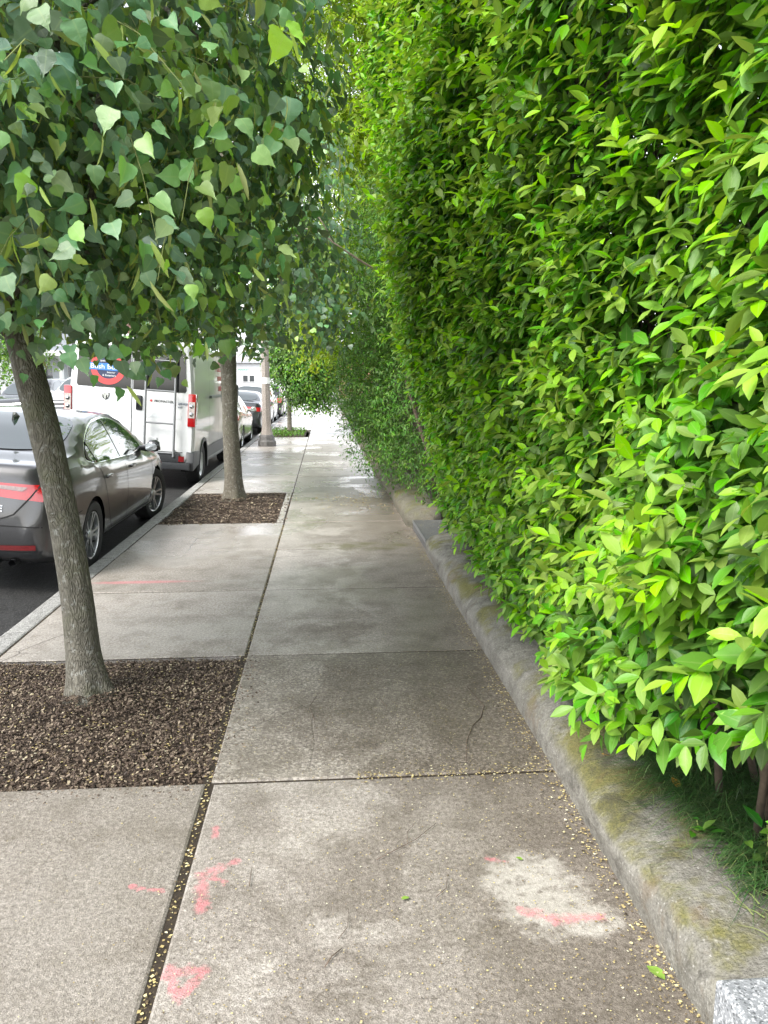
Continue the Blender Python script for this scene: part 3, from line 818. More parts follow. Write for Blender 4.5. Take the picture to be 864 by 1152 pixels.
r = np.random.default_rng(51)
b1 = TR1
p1 = [(0, 0, -.05), (-.03, 0, .25), (-.045, .01, .5), (-.09, .03, .9), (-.155, .03, 1.35), (-.235, .03, 1.8), (-.32, .03, 2.2), (-.36, .05, 2.8), (-.33, .05, 3.6)]
ells1 = [((-1.55, 3.9, 3.6), (1.65, 1.9, 1.9)), ((-1.0, 3.5, 2.75), (1.15, 1.35, .95)), ((-2.1, 3.6, 2.9), (1.3, 1.5, .9)), ((-1.3, 4.9, 2.7), (1.2, 1.0, .9))]
def keep1(p):
    # ragged underside, open beside the trunk on the street side
    x, y, z = p[:, 0], p[:, 1], p[:, 2]
    low = 1.69 + .035*y + .13*np.sin(x*7.3+1)*np.cos(y*4.1) + .30*np.clip(-1.15-x, 0, .7) + .25*np.clip(x+.6, 0, 1) - .22*np.exp(-((x+.68)/.22)**2-((y-3.0)/.5)**2)
    return (z > low) & (x < -.04 + .16*np.sin(z*4.1+y*2.3) + .10*np.sin(z*11)) & (y > 1.75)
linden('slender linden with leaning trunk rooted in the nearest mulch square', b1, p1, [.104, .088, .082, .078, .076, .073, .070, .058, .035], ells1, 3300, r, M['bark'],
       13, .068, 1.5, keep1, group='street trees along the kerb')
r = np.random.default_rng(52)
p2 = [(0, 0, -.05), (-.01, 0, .3), (-.02, 0, .7), (-.02, 0, 1.3), (-.03, 0, 2.0), (-.02, 0, 2.8), (0, .1, 4), (0, .1, 5)]
ells2 = [((-1.3, 11, 4.0), (1.7, 1.7, 1.7)), ((-1.3, 10.4, 2.8), (1.5, 1.2, .7)), ((-.5, 10.8, 3.0), (1.0, 1.2, .9))]
def keep2(p):
    low = 2.05 + .2*np.sin(p[:, 0]*3.3+1)*np.cos(p[:, 1]*2.1)
    return p[:, 2] > low
linden('straight linden with pale blotched trunk, beside the rear of the white van', TR2, p2, [.145, .125, .118, .115, .118, .112, .09, .05], ells2, 850, r, M['bark2'],
       12, .10, 2.0, keep2, detail=False, group='street trees along the kerb')
r = np.random.default_rng(53)
p3 = [(0, 0, -.05), (0, 0, .5), (0, 0, 1.2), (.05, 0, 2.5), (.1, 0, 4)]
ells3 = [((-.6, 25.4, 2.5), (1.05, 1.1, 1.5)), ((-.28, 25.2, 1.4), (.68, .8, .8)), ((-.2, 24.8, 2.4), (.8, .8, 1.0)), ((-.5, 25.6, 4.0), (1.1, 1.2, 1.4)), ((-1.0, 25.4, 2.6), (.8, 1, 1.0))]
linden('small young street tree with low drooping crown over a leafy green pit', TR3, p3, [.09, .075, .07, .06, .03], ells3, 4200, r, M['bark2'],
       9, .115, .62, None, detail=False, bracts=False, leafmat='small', group='street trees along the kerb', T=T_OVA, twl=(.25, .5))
# groundcover in the third pit
r = np.random.default_rng(54); n = 1500
P = np.stack([r.uniform(-2, -.65, n), r.uniform(23.85, 27.5, n), r.uniform(0, .12, n)], -1)
tag(leaves('groundcover', T_OVA, P, r.normal(0, 1, (n, 3))+[0, 0, .5], r.normal(0, .3, (n, 3))+[0, 0, 1], r.uniform(.04, .08, n), r.uniform(.2, .7, n), M['small']), kind='stuff')

# tree and shrubbery across the street
def far_tree(label, x, y, h, rad, n, seed, low=1.6, mat='small', group=None):
    r = np.random.default_rng(seed)
    t = thing('leafy_tree', label, 'tree', (x, y, 0), group=group)
    mb = MB(); mb.tube([(0, 0, -.2), (.05, 0, 1), (0, .1, 2.4), (.1, 0, h*.75)], [.2, .17, .14, .05], 10); mb.build('trunk', M['bark'], t, smooth=True)
    ells = [((x, y, h*.6), (rad, rad, h*.36)), ((x+rad*.4, y-rad*.4, h*.42), (rad*.7, rad*.7, h*.25)), ((x-rad*.4, y-.2, h*.45), (rad*.7, rad*.7, h*.28))]
    bush('crown', ells, n, 3, .16, M[mat], t, r, T_OVA, .3, .5, low, L=(.25, .6), shell=.3)
far_tree('broad leafy tree behind the black pickup across the street', -16.2, 40, 8, 3.0, 2600, 61, 1.4, group=None)

# ------------------------------------------------------------------ low wall, steps, granite
def coping(name, y0, y1, x0, x1, z, mat, label, seed, ny=200, end0=False, end1=True):
    nz = Noise(seed, 5, 4); nb = Noise(seed+3, 1.6, 2)
    prof = [(0.0, -.03), (-.004, .03), (-.008, .065), (-.006, .095), (.004, .12), (.022, .141), (.05, .158), (.09, .172), (.14, .182), (.19, .188), (.25, .19), (.31, .185), (.34, .16), (.35, .05), (.35, -.03)]
    prof = np.array(prof)
    ys = np.linspace(y0, y1, ny); V = np.zeros((ny, len(prof), 3))
    for i, y in enumerate(ys):
        e = 1.0
        if end1: e = min(e, math.sqrt(max(0, 1-max(0, (y-(y1-.16))/.16)**2)))
        if end0: e = min(e, math.sqrt(max(0, 1-max(0, ((y0+.2)-y)/.2)**2)))
        sx = (x1-x0)/.35
        p = np.stack([x0+prof[:, 0]*sx, np.full(len(prof), y), prof[:, 1]*z/.19], -1)
        q = p.copy()
        amp = .024
        dn = nz(q)*amp*(.6+.8*max(0, math.sin(y*1.3))) + nb(q)*.012
        up = np.clip((prof[:, 1]-.02)/.1, 0, 1)
        p[:, 2] += dn*up; p[:, 0] += nz(q+7)*amp*.9*up*(prof[:, 0] < .1)
        cz = .0; p[:, 2] = cz + (p[:, 2]-cz)*(.25+.75*e); cxx = (x0+x1)/2; p[:, 0] = cxx + (p[:, 0]-cxx)*(.4+.6*e)
        V[i] = p
    o = grid_mesh(name, V, mat)
    me = o.data; bm = bmesh.new(); bm.from_mesh(me)
    bmesh.ops.holes_fill(bm, edges=[e for e in bm.edges if e.is_boundary and abs(e.verts[0].co.y-e.verts[1].co.y) < 1e-4])
    bmesh.ops.recalc_face_normals(bm, faces=bm.faces); bm.to_mesh(me); bm.free()
    return tag(o, label, 'wall')
coping('low_wall', 1.645, 7.46, .97, 1.31, .205, M['coping'], 'low weathered concrete edging wall with yellow-green moss under the hedge', 71, 300)
coping('low_wall', 8.7, 26, .93, 1.35, .22, M['coping2'], 'low wall with a rounded mossy end stone below the dark shrub', 90, 240, end0=True, end1=False)
mb = MB(); mb.slab(.962, 3.2, -.6, 1.652, -.05, .178, .012)
tag(mb.build('granite_step', M['granite']), 'pale speckled granite step block at the end of the concrete wall', 'step')
st = thing('stone_steps', 'grey stone steps in the gap between the two low walls', 'steps', (1.0, 8.1, 0))
mb = MB(); mb.slab(-.01, .36, -.62, .56, -.05, .10, .012); mb.build('tread', M['bluestone'], st)
mb = MB(); mb.slab(.362, .74, -.62, .56, -.05, .25, .012); mb.build('tread', M['bluestone'], st)
mb = MB(); mb.slab(.742, 1.6, -.62, .56, -.05, .41, .012); mb.build('tread', M['bluestone'], st)
mb = MB(); mb.box(-.018, -.011, -.6, .54, .07, .106); mb.build('nosing', M['alu'], st)
rl = thing('iron_railing', 'thin black iron handrail post standing at the stone steps', 'railing', (1.26, 7.83, .10))
mb = MB(); mb.tube([(0, 0, 0), (0, 0, .92)], .013, 10); mb.lathe([(.03, 0), (.03, .012), (.014, .03)], 12); mb.build('post', M['iron'], rl, smooth=True, angle=40)
mb = MB(); mb.tube([(-.03, 0, .90), (0, 0, .93), (.9, 0, 1.30)], .014, 8); mb.build('handrail', M['iron'], rl, smooth=True)

# garden soil behind the wall
ysx = np.linspace(-2, 30, 120); xs = np.linspace(1.27, 6, 30)
G = np.zeros((len(ysx), len(xs), 3)); G[..., 0] = xs; G[..., 1] = ysx[:, None]
G[..., 2] = .17 + .03*np.clip(G[..., 0]-1.3, 0, 3) + .02*Noise(77, 4)(G*[1, 1, 0])
step = (G[..., 1] > 7.35) & (G[..., 1] < 8.8) & (G[..., 0] < 2.7); G[..., 2] = np.where(step, -.03, G[..., 2])
near = (G[..., 1] < 1.75) & (G[..., 0] < 3.3); G[..., 2] = np.where(near, -.04, G[..., 2])
tag(grid_mesh('garden_soil', G, M['gardensoil']), kind='structure')
plane('garden_ground', 1.2, 60, -20, 64, -.05, M['lawn'])
plane('far_pavement', -.5, 30, 72, 140, -.04, M['kerb'])

# fine grass hanging over the back of the wall
def grass(name, n, x, y, L, seed, dirn=(-.8, -.2, .5), youth=.3, zb=.19, wd=.0016):
    r = np.random.default_rng(seed)
    P = np.stack([r.uniform(*x, n), r.uniform(*y, n), np.full(n, zb)], -1)
    D = unit(np.array(dirn) + r.normal(0, .45, (n, 3))); D[:, 2] = np.abs(D[:, 2])*.8+.15
    ln = r.uniform(*L, n); V = []; m = 5
    side = unit(np.cross(D, [0, 0, 1.]))*wd
    for k in range(m):
        t = k/(m-1); p = P + D*(ln*t)[:, None] - np.array([0, 0, 1.])*(ln*t*t*.75)[:, None]
        p[:, 2] = np.maximum(p[:, 2], zb-.005+.01*r.random(n))
        V += [p-side*(1-t*.9), p+side*(1-t*.9)]
    V = np.stack(V, 1).reshape(-1, 3)
    q = np.array([[2*k, 2*k+1, 2*k+3, 2*k+2] for k in range(m-1)])
    F = (np.arange(n)[:, None, None]*2*m + q).reshape(-1, 4)
    y_ = np.clip(youth + r.normal(0, .15, n), 0, 1)
    A = {'youth': np.repeat(y_, 2*m), 'rnd': np.repeat(r.random(n), 2*m), 'rib': np.zeros(n*2*m)}
    return tag(raw_mesh(name, V, F.ravel(), np.full(len(F), 4), M['grass'], attrs=A), kind='stuff')
grass('grass', 9000, (1.26, 2.0), (1.95, 3.5), (.12, .34), 81, youth=.32)
grass('dry_grass', 260, (1.12, 1.5), (1.95, 2.7), (.08, .20), 82, dirn=(-.7, -.5, .5), youth=.75)
grass('seed_grass', 70, (1.15, 1.55), (1.68, 2.0), (.07, .14), 83, dirn=(-.3, .8, .5), youth=.95, wd=.0028)
# weeds
def weed(label, x, y, z, n, size, seed, mat='weed', h=.12, name='weed', cat_='plant', T=None):
    r = np.random.default_rng(seed)
    t = thing(name, label, cat_, (x, y, z))
    P = np.stack([r.normal(0, .02, n), r.normal(0, .03, n), r.uniform(.02, h, n)], -1)
    a = r.uniform(0, 6.28, n); D = np.stack([np.cos(a), np.sin(a), r.uniform(.1, .9, n)], -1)
    leaves('leaf_cluster', T or T_OVA, P, D, np.array([0, 0, 1.])+r.normal(0, .25, (n, 3)), size*r.uniform(.6, 1.2, n), r.random(n), M[mat], t)
    mb = MB(); mb.tube([(0, 0, -.02), (.005, .005, h*.5), (0, .01, h)], [.003, .003, .002], 6); mb.build('stem', M['twiggreen'], t)
weed('small broad-leaved weed on the wall top beside the grass', 1.34, 2.08, .19, 12, .075, 84)
weed('low sprig of serrated leaves growing out of the wall below the hedge', 1.2, 2.24, .185, 8, .05, 85, h=.05, T=T_ELL)
weed('dark blue-green ivy clump at the rounded end of the near wall', 1.36, 7.2, .17, 70, .06, 86, 'ivy', .34, 'ivy', 'plant', T_HEART)

# ------------------------------------------------------------------ litter on the pavement
r = np.random.default_rng(91)
def flakes(P, size, name, seed, lo=.3, zoff=.003, asp=(.4, 1)):
    r = np.random.default_rng(seed); n = len(P)
    L = size*r.uniform(.4, 1.3, n); W = L*r.uniform(*asp, n); th = r.uniform(0, 6.28, n); tl = r.normal(0, .25, (2, n))
    V = []
    for a, c in ((-1, 0), (0, -1), (1, .1), (.1, 1)):
        u, v = a*L/2, c*W/2; x = u*np.cos(th)-v*np.sin(th); y = u*np.sin(th)+v*np.cos(th)
        V.append(np.stack([P[:, 0]+x, P[:, 1]+y, P[:, 2]+zoff+np.abs(tl[0]*x+tl[1]*y)], -1))
    V = np.stack(V, 1).reshape(-1, 3)
    return tag(raw_mesh(name, V, np.arange(4*n), np.full(n, 4), M['litter'], smooth=False, attrs={'rnd': np.repeat(np.clip(r.normal(.55, .28, n), 0, 1), 4)}), kind='stuff')
n = 9000
Y = 1.6 + 11*r.random(n)**1.6; X = r.uniform(-.45, .97, n)**1
X = np.where(r.random(n) < .35, .97-.9*r.random(n)**2, X)
Pa = np.stack([X, Y, np.zeros(n)], -1)
n = 2600; Pl = np.stack([r.uniform(-2, -.55, n), 1.6+9*r.random(n), np.zeros(n)], -1); Pl = Pl[(Pl[:, 1] < 3.05) | (Pl[:, 1] > 4.6)]
n = 1900; Yb = 1.6+8*r.random(n); Pb = np.stack([.965-np.abs(r.normal(0, .05, n)), Yb, np.zeros(n)], -1)
cl = Noise(92, 1.2, 2)(Pb); Pb = Pb[cl > -.15]
n = 900; Pj = np.stack([r.normal(-.5, .008, n), r.uniform(1.6, 9, n), np.full(n, -.005)], -1)
n = 260; Pc = np.stack([r.uniform(.12, .9, n), r.normal(3.05, .03, n), np.zeros(n)], -1)
n = 160; Ps_ = np.stack([r.uniform(1.02, 1.35, n), r.uniform(7.6, 8.64, n), np.full(n, .10)], -1)
n = 500; Pd = np.stack([r.normal(.45, .35, n), r.normal(10.9, .4, n), np.zeros(n)], -1); Pd = Pd[Pd[:, 0] < .93]
flakes(np.concatenate([Pa, Pl]), .0065, 'leaf_litter', 93)
flakes(np.concatenate([Pb, Pj, Pc, Ps_]), .0115, 'leaf_litter', 94)
flakes(Pd, .03, 'leaf_litter', 95)
n = 900; Pm = np.stack([r.uniform(-1.98, -.52, n), r.uniform(3.07, 4.56, n), np.full(n, .004)], -1); flakes(Pm, .012, 'leaf_litter', 96)

def twig(label, pts, rad=.003, side=None):
    mb = MB(); c = np.array(pts[0]); P = [(p[0]-c[0], p[1]-c[1], .005) for p in pts]
    rad *= .6; mb.tube(P, np.linspace(rad, rad*.5, len(P)), 6, rough=.2)
    if side: mb.tube([(p[0]-c[0], p[1]-c[1], .006) for p in side], [rad*.6]*(len(side)-1)+[rad*.3], 5)
    o = mb.build('twig', M['twigdry'], smooth=True); o.location = (c[0], c[1], 0)
    tag(o, label, 'twig', 'twigs lying on the pavement')
twig('long bent twig lying across the dark damp pavement near the wall', [(.76, 3.98), (.80, 3.72), (.755, 3.58), (.70, 3.50), (.64, 3.34), (.60, 3.14)], .0042)
twig('forked thin twig on the pavement left of the pale dry patch', [(.16, 2.46), (.24, 2.52), (.31, 2.57), (.40, 2.67)], .0024, [(.28, 2.55), (.285, 2.62), (.33, 2.69)])
twig('short curved twig between the forked twig and the pale dry patch', [(.34, 2.25), (.38, 2.29), (.395, 2.36)], .0022)
twig('straight brown twig lying near the bottom edge of the pavement', [(-.02, 1.97), (.0, 2.01), (.03, 2.04)], .0035)
twig('thin bent twig just beyond the straight brown twig', [(.02, 2.08), (.05, 2.13), (.055, 2.21)], .002)
twig('reddish straight twig beside the pink paint near the joint', [(-.27, 2.35), (-.27, 2.45)], .0028)
twig('faint hooked twig in the middle of the mid-distance slab', [(.30, 3.75), (.27, 3.85), (.28, 3.96)], .0025)
twig('thin twig lying on the rough slab beside the pit corner', [(-.07, 3.62), (-.1, 3.78), (-.06, 3.92)], .0025)
def single_leaf(label, x, y, z, s, mat, ang, tilt=.2):
    tv, tf, _ = T_ELL[0]
    mb = MB(); mb.add([(a*s*1.6, (b-.5)*s, c*s) for a, b, c in tv], tf)
    o = mb.build('fallen_leaf', mat, smooth=True); o.location = (x, y, z); o.rotation_euler = (tilt, .15, ang)
    tag(o, label, 'leaf', 'single leaves fallen on stone')
single_leaf('fallen yellow leaf on the wall top beneath the hedge', 1.11, 2.81, .185, .05, M['deadyellow'], 1.2)
single_leaf('curled orange-yellow leaf lying in the grass behind the wall', 1.27, 2.55, .20, .055, M['deadyellow'], .3, .6)
single_leaf('light green leaf on the pavement against the wall foot', .915, 1.88, .006, .06, M['freshleaf'], .6)
single_leaf('small green leaf lying alone left of the pale dry patch', .24, 2.25, .006, .03, M['freshleaf'], 2)
single_leaf('small green leaf lying on the pale dry patch', .66, 2.43, .006, .026, M['freshleaf'], 1)
# ------------------------------------------------------------------ vehicles
def pchip(keys):
    k = np.array(sorted(keys), float); x, y = k[:, 0], k[:, 1]
    h = np.diff(x); d = np.diff(y)/h; m = np.zeros(len(x))
    for i in range(1, len(x)-1):
        if d[i-1]*d[i] > 0:
            w1, w2 = 2*h[i]+h[i-1], h[i]+2*h[i-1]
            m[i] = (w1+w2)/(w1/d[i-1]+w2/d[i])
    m[0], m[-1] = d[0], d[-1]
    def f(q):
        q = np.clip(q, x[0], x[-1]); i = np.clip(np.searchsorted(x, q)-1, 0, len(x)-2)
        t = (q-x[i])/h[i]
        return (2*t**3-3*t**2+1)*y[i]+(t**3-2*t**2+t)*h[i]*m[i]+(-2*t**3+3*t**2)*y[i+1]+(t**3-t**2)*h[i]*m[i+1]
    return f

def dense(pts, n):
    """catmull-rom resample of a 2-D polyline by arc length"""
    P = np.array(pts, float); seg = np.hypot(*np.diff(P, axis=0).T); s = np.concatenate([[0], np.cumsum(np.maximum(seg, 1e-5))])
    q = np.linspace(0, s[-1], n); out = []
    for v in q:
        i = min(np.searchsorted(s, v, 'right')-1, len(P)-2); t = (v-s[i])/(s[i+1]-s[i])
        p0, p1, p2, p3 = P[max(i-1, 0)], P[i], P[i+1], P[min(i+2, len(P)-1)]
        out.append(.5*(2*p1+(p2-p0)*t+(2*p0-5*p1+4*p2-p3)*t*t+(3*p1-p0-3*p2+p3)*t**3) if seg[i] > .02 else p1+(p2-p1)*t)
    return np.array(out)

def loft_body(name, ys, section, mats, parent, wheels=(), wr=.36, wdepth=.34, halfw=.9, nsec=44, angle=32):
    rings = []
    for y in ys:
        h = section(y)
        rings.append([(x, y, z) for x, z in h] + [(-x, y, z) for x, z in h[-2:0:-1]])
    n = len(rings[0]); bm = bmesh.new()
    vs = [[bm.verts.new(p) for p in rg] for rg in rings]
    for i in range(len(rings)-1):
        for k in range(n):
            k2 = (k+1) % n
            bm.faces.new((vs[i][k], vs[i][k2], vs[i+1][k2], vs[i+1][k]))
    bm.faces.new(vs[0]); bm.faces.new(vs[-1][::-1])
    bmesh.ops.recalc_face_normals(bm, faces=bm.faces)
    me = bpy.data.meshes.new(name); bm.to_mesh(me)
    bvh = BVHTree.FromBMesh(bm); bm.free()
    for m in mats: me.materials.append(m)
    o = link(name, me, parent)
    if wheels:
        # wheel arches: snap the nearest vertices onto the arch circle, then open it
        bm = bmesh.new(); bm.from_mesh(me); xin = halfw-wdepth
        for wy, wz in wheels:
            ins = set()
            for v in bm.verts:
                if abs(v.co.x) < xin: continue
                dy, dz = v.co.y-wy, v.co.z-wz; dd = math.hypot(dy, dz)
                if abs(dd-wr) < .036 and dd > .01: v.co.y = wy+dy/dd*wr; v.co.z = wz+dz/dd*wr
                elif dd < wr: ins.add(v)
            kill = [f for f in bm.faces if any(v in ins for v in f.verts)]
            kill += [f for f in bm.faces if f not in kill and all(abs(v.co.x) >= xin and math.hypot(v.co.y-wy, v.co.z-wz) < wr+1e-4 for v in f.verts)]
            bmesh.ops.delete(bm, geom=list(set(kill)), context='FACES')
        bm.to_mesh(me); bm.free()
        for wy, wz in wheels:
            for s_ in (-1, 1):
                c = MB(); prof = [(.01, s_*(xin+.01)), (wr, s_*(xin+.01)), (wr+.004, s_*(halfw-.10)), (wr+.001, s_*(halfw-.045))]
                c.lathe(prof, 40, 'x', (0, wy, wz), caps=False)
                c.v = [(x, y, max(z, .24)) for x, y, z in c.v]
                c.build('wheel_well', M['line'], parent)
    me = o.data
    me.polygons.foreach_set('use_smooth', [True]*len(me.polygons)); me.set_sharp_from_angle(angle=R(angle))
    return o, bvh

def clip(poly, x0, x1, y0, y1):
    for ax, v, sgn in ((0, x0, 1), (0, x1, -1), (1, y0, 1), (1, y1, -1)):
        out = []
        for i in range(len(poly)):
            a, b = poly[i], poly[(i+1) % len(poly)]
            da, db = sgn*(a[ax]-v), sgn*(b[ax]-v)
            if da >= 0: out.append(a)
            if (da >= 0) != (db >= 0):
                t = da/(da-db); out.append((a[0]+(b[0]-a[0])*t, a[1]+(b[1]-a[1])*t))
        poly = out
        if len(poly) < 3: return []
    return poly

RAYS = {'right': (lambda u, v: ((4, u, v), (-1, 0, 0))), 'left': (lambda u, v: ((-4, u, v), (1, 0, 0))),
        'rear': (lambda u, v: ((u, -8, v), (0, 1, 0))), 'front': (lambda u, v: ((u, 8, v), (0, -1, 0))), 'top': (lambda u, v: ((u, v, 6), (0, 0, -1)))}
def panel(name, bvh, poly, side, off, mat, parent, cell=.06, build=True, mb=None, maxd=None):
    """a thin skin following the body, outlined by poly as seen from one side"""
    us = [p[0] for p in poly]; vs = [p[1] for p in poly]
    mb2 = mb or MB(); f = RAYS[side]; cache = {}
    def hit(u, v):
        k = (round(u, 5), round(v, 5))
        if k not in cache:
            o, dr = f(u, v); h = bvh.ray_cast(Vector(o), Vector(dr))
            cache[k] = None if h[0] is None else h[0] - Vector(dr)*off
        return cache[k]
    nu = max(1, int((max(us)-min(us))/cell)); nv = max(1, int((max(vs)-min(vs))/cell))
    U = np.linspace(min(us), max(us), nu+1); W = np.linspace(min(vs), max(vs), nv+1)
    vid = {}; V = []; F = []
    for i in range(nu):
        for j in range(nv):
            c = clip(list(poly), U[i], U[i+1], W[j], W[j+1])
            ids = []
            for (u, v) in c:
                h = hit(u, v)
                if h is None: ids = None; break
                k = (round(u, 4), round(v, 4))
                if k not in vid: vid[k] = len(V); V.append(h)
                if not ids or ids[-1] != vid[k]: ids.append(vid[k])
            if ids and len(set(ids)) >= 3:
                if ids[0] == ids[-1]: ids = ids[:-1]
                if len(set(ids)) == len(ids):
                    P = [V[q] for q in ids]
                    if max((a-b).length for a in P for b in P) < .5: F.append(tuple(ids))
    mb2.add(V, F)
    return mb2.build(name, mat, parent, smooth=True) if build else mb2

def strip(pts, w):
    """polygon around an open polyline"""
    P = np.array(pts, float); t = np.gradient(P, axis=0); t /= np.maximum(np.linalg.norm(t, axis=1, keepdims=True), 1e-9)
    n = np.stack([-t[:, 1], t[:, 0]], -1)*w/2
    return [tuple(p) for p in np.concatenate([P+n, (P-n)[::-1]])]

def smooth_poly(pts, n=6):
    """rounded closed outline"""
    P = [np.array(p, float) for p in pts]
    for _ in range(3):
        Q = []
        for i in range(len(P)):
            a, b = P[i], P[(i+1) % len(P)]; Q += [a*.8+b*.2, a*.2+b*.8]
        P = Q
    return [tuple(p) for p in P]

def wheel(parent, x, y, r, wd, steer=0, style='alloy', side=1):
    wroot = link('wheel', None, parent); wroot.location = (x, y, r); wroot.rotation_euler = (0, 0, steer); wroot.empty_display_size = .1
    s = side; mb = MB(); q = wd/2
    rim = r*.69 if style == 'alloy' else r*.60
    mb.lathe([(rim, -q*s*.85), (r*.93, -q*s), (r, -q*s*.75), (r, q*s*.75), (r*.965, q*s*.95), (r*.85, q*s*1.02), (rim+.01, q*s*.9), (rim, q*s*.7)], 44, 'x', close=True)
    mb.build('tyre', M['rubber'], wroot, smooth=True, angle=40)
    mb = MB()
    mb.lathe([(rim, q*s*.86), (rim-.012, q*s*.80), (rim-.02, q*s*.1), (rim-.05, -q*s*.2)], 44, 'x', caps=False)
    mi = 1; mb.lathe([(0.001, q*s*.02), (rim-.03, q*s*.02)], 24, 'x', mi=1)
    if style == 'alloy':
        for k in range(10):
            a = 2*math.pi*(k//2)/5 + (.17 if k % 2 else -.17)
            v = []
            for rr0, wh, xx in ((.05, .028, .66), (rim*.55, .02, .70), (rim-.008, .027, .82)):
                for sg in (-1, 1):
                    for dx in (0, -.035):
                        c, sn = math.cos(a), math.sin(a); t = sg*wh/2
                        v.append((q*s*xx+dx*s, rr0*c-t*sn, rr0*sn+t*c))
            f = []
            for i in (0, 4): f += [(i, i+2, i+6, i+4), (i+1, i+5, i+7, i+3), (i, i+4, i+5, i+1), (i+2, i+3, i+7, i+6)]
            mb.add(v, f)
        mb.lathe([(.001, q*s*.78), (.05, q*s*.74), (.062, q*s*.60), (.062, q*s*.3)], 20, 'x', caps=False)
    else:
        mb.lathe([(.001, q*s*.80), (.075, q*s*.78), (.085, q*s*.55), (rim*.75, q*s*.50), (rim*.9, q*s*.70), (rim, q*s*.86)], 32, 'x', caps=False)
    mb.build('rim', [M['alloy'] if style == 'alloy' else M['steelrim'], M['line']], wroot, smooth=True, angle=35)
    return wroot

def car_section(W, B, T, b, tum=.5, n=44):
    h = max(T-B, .012); lo = b+.12; dz = max(B-lo, .05); t = tum*h; q = min(1, h/.15)
    pts = [(0, b), (W*.6, b), (W*.88, b+.005), (W-.03, b+.06), (W-.012, lo), (W, lo+dz*.35), (W-.002, lo+dz*.62), (W-.018, lo+dz*.84), (W-.05, B-.012), (W-.078, B+.004),
           (W-.085-t*.12, B+h*.14), (W-.09-t*.5, B+h*.52), (W-.095-t*.9, B+h*.86), (W-.13-t, B+h*.955), ((W-.12-t)*.72, B+h*.985), ((W-.12-t)*.36, B+h*.997), (0, T)]
    return [tuple(p) for p in dense(pts, n)]

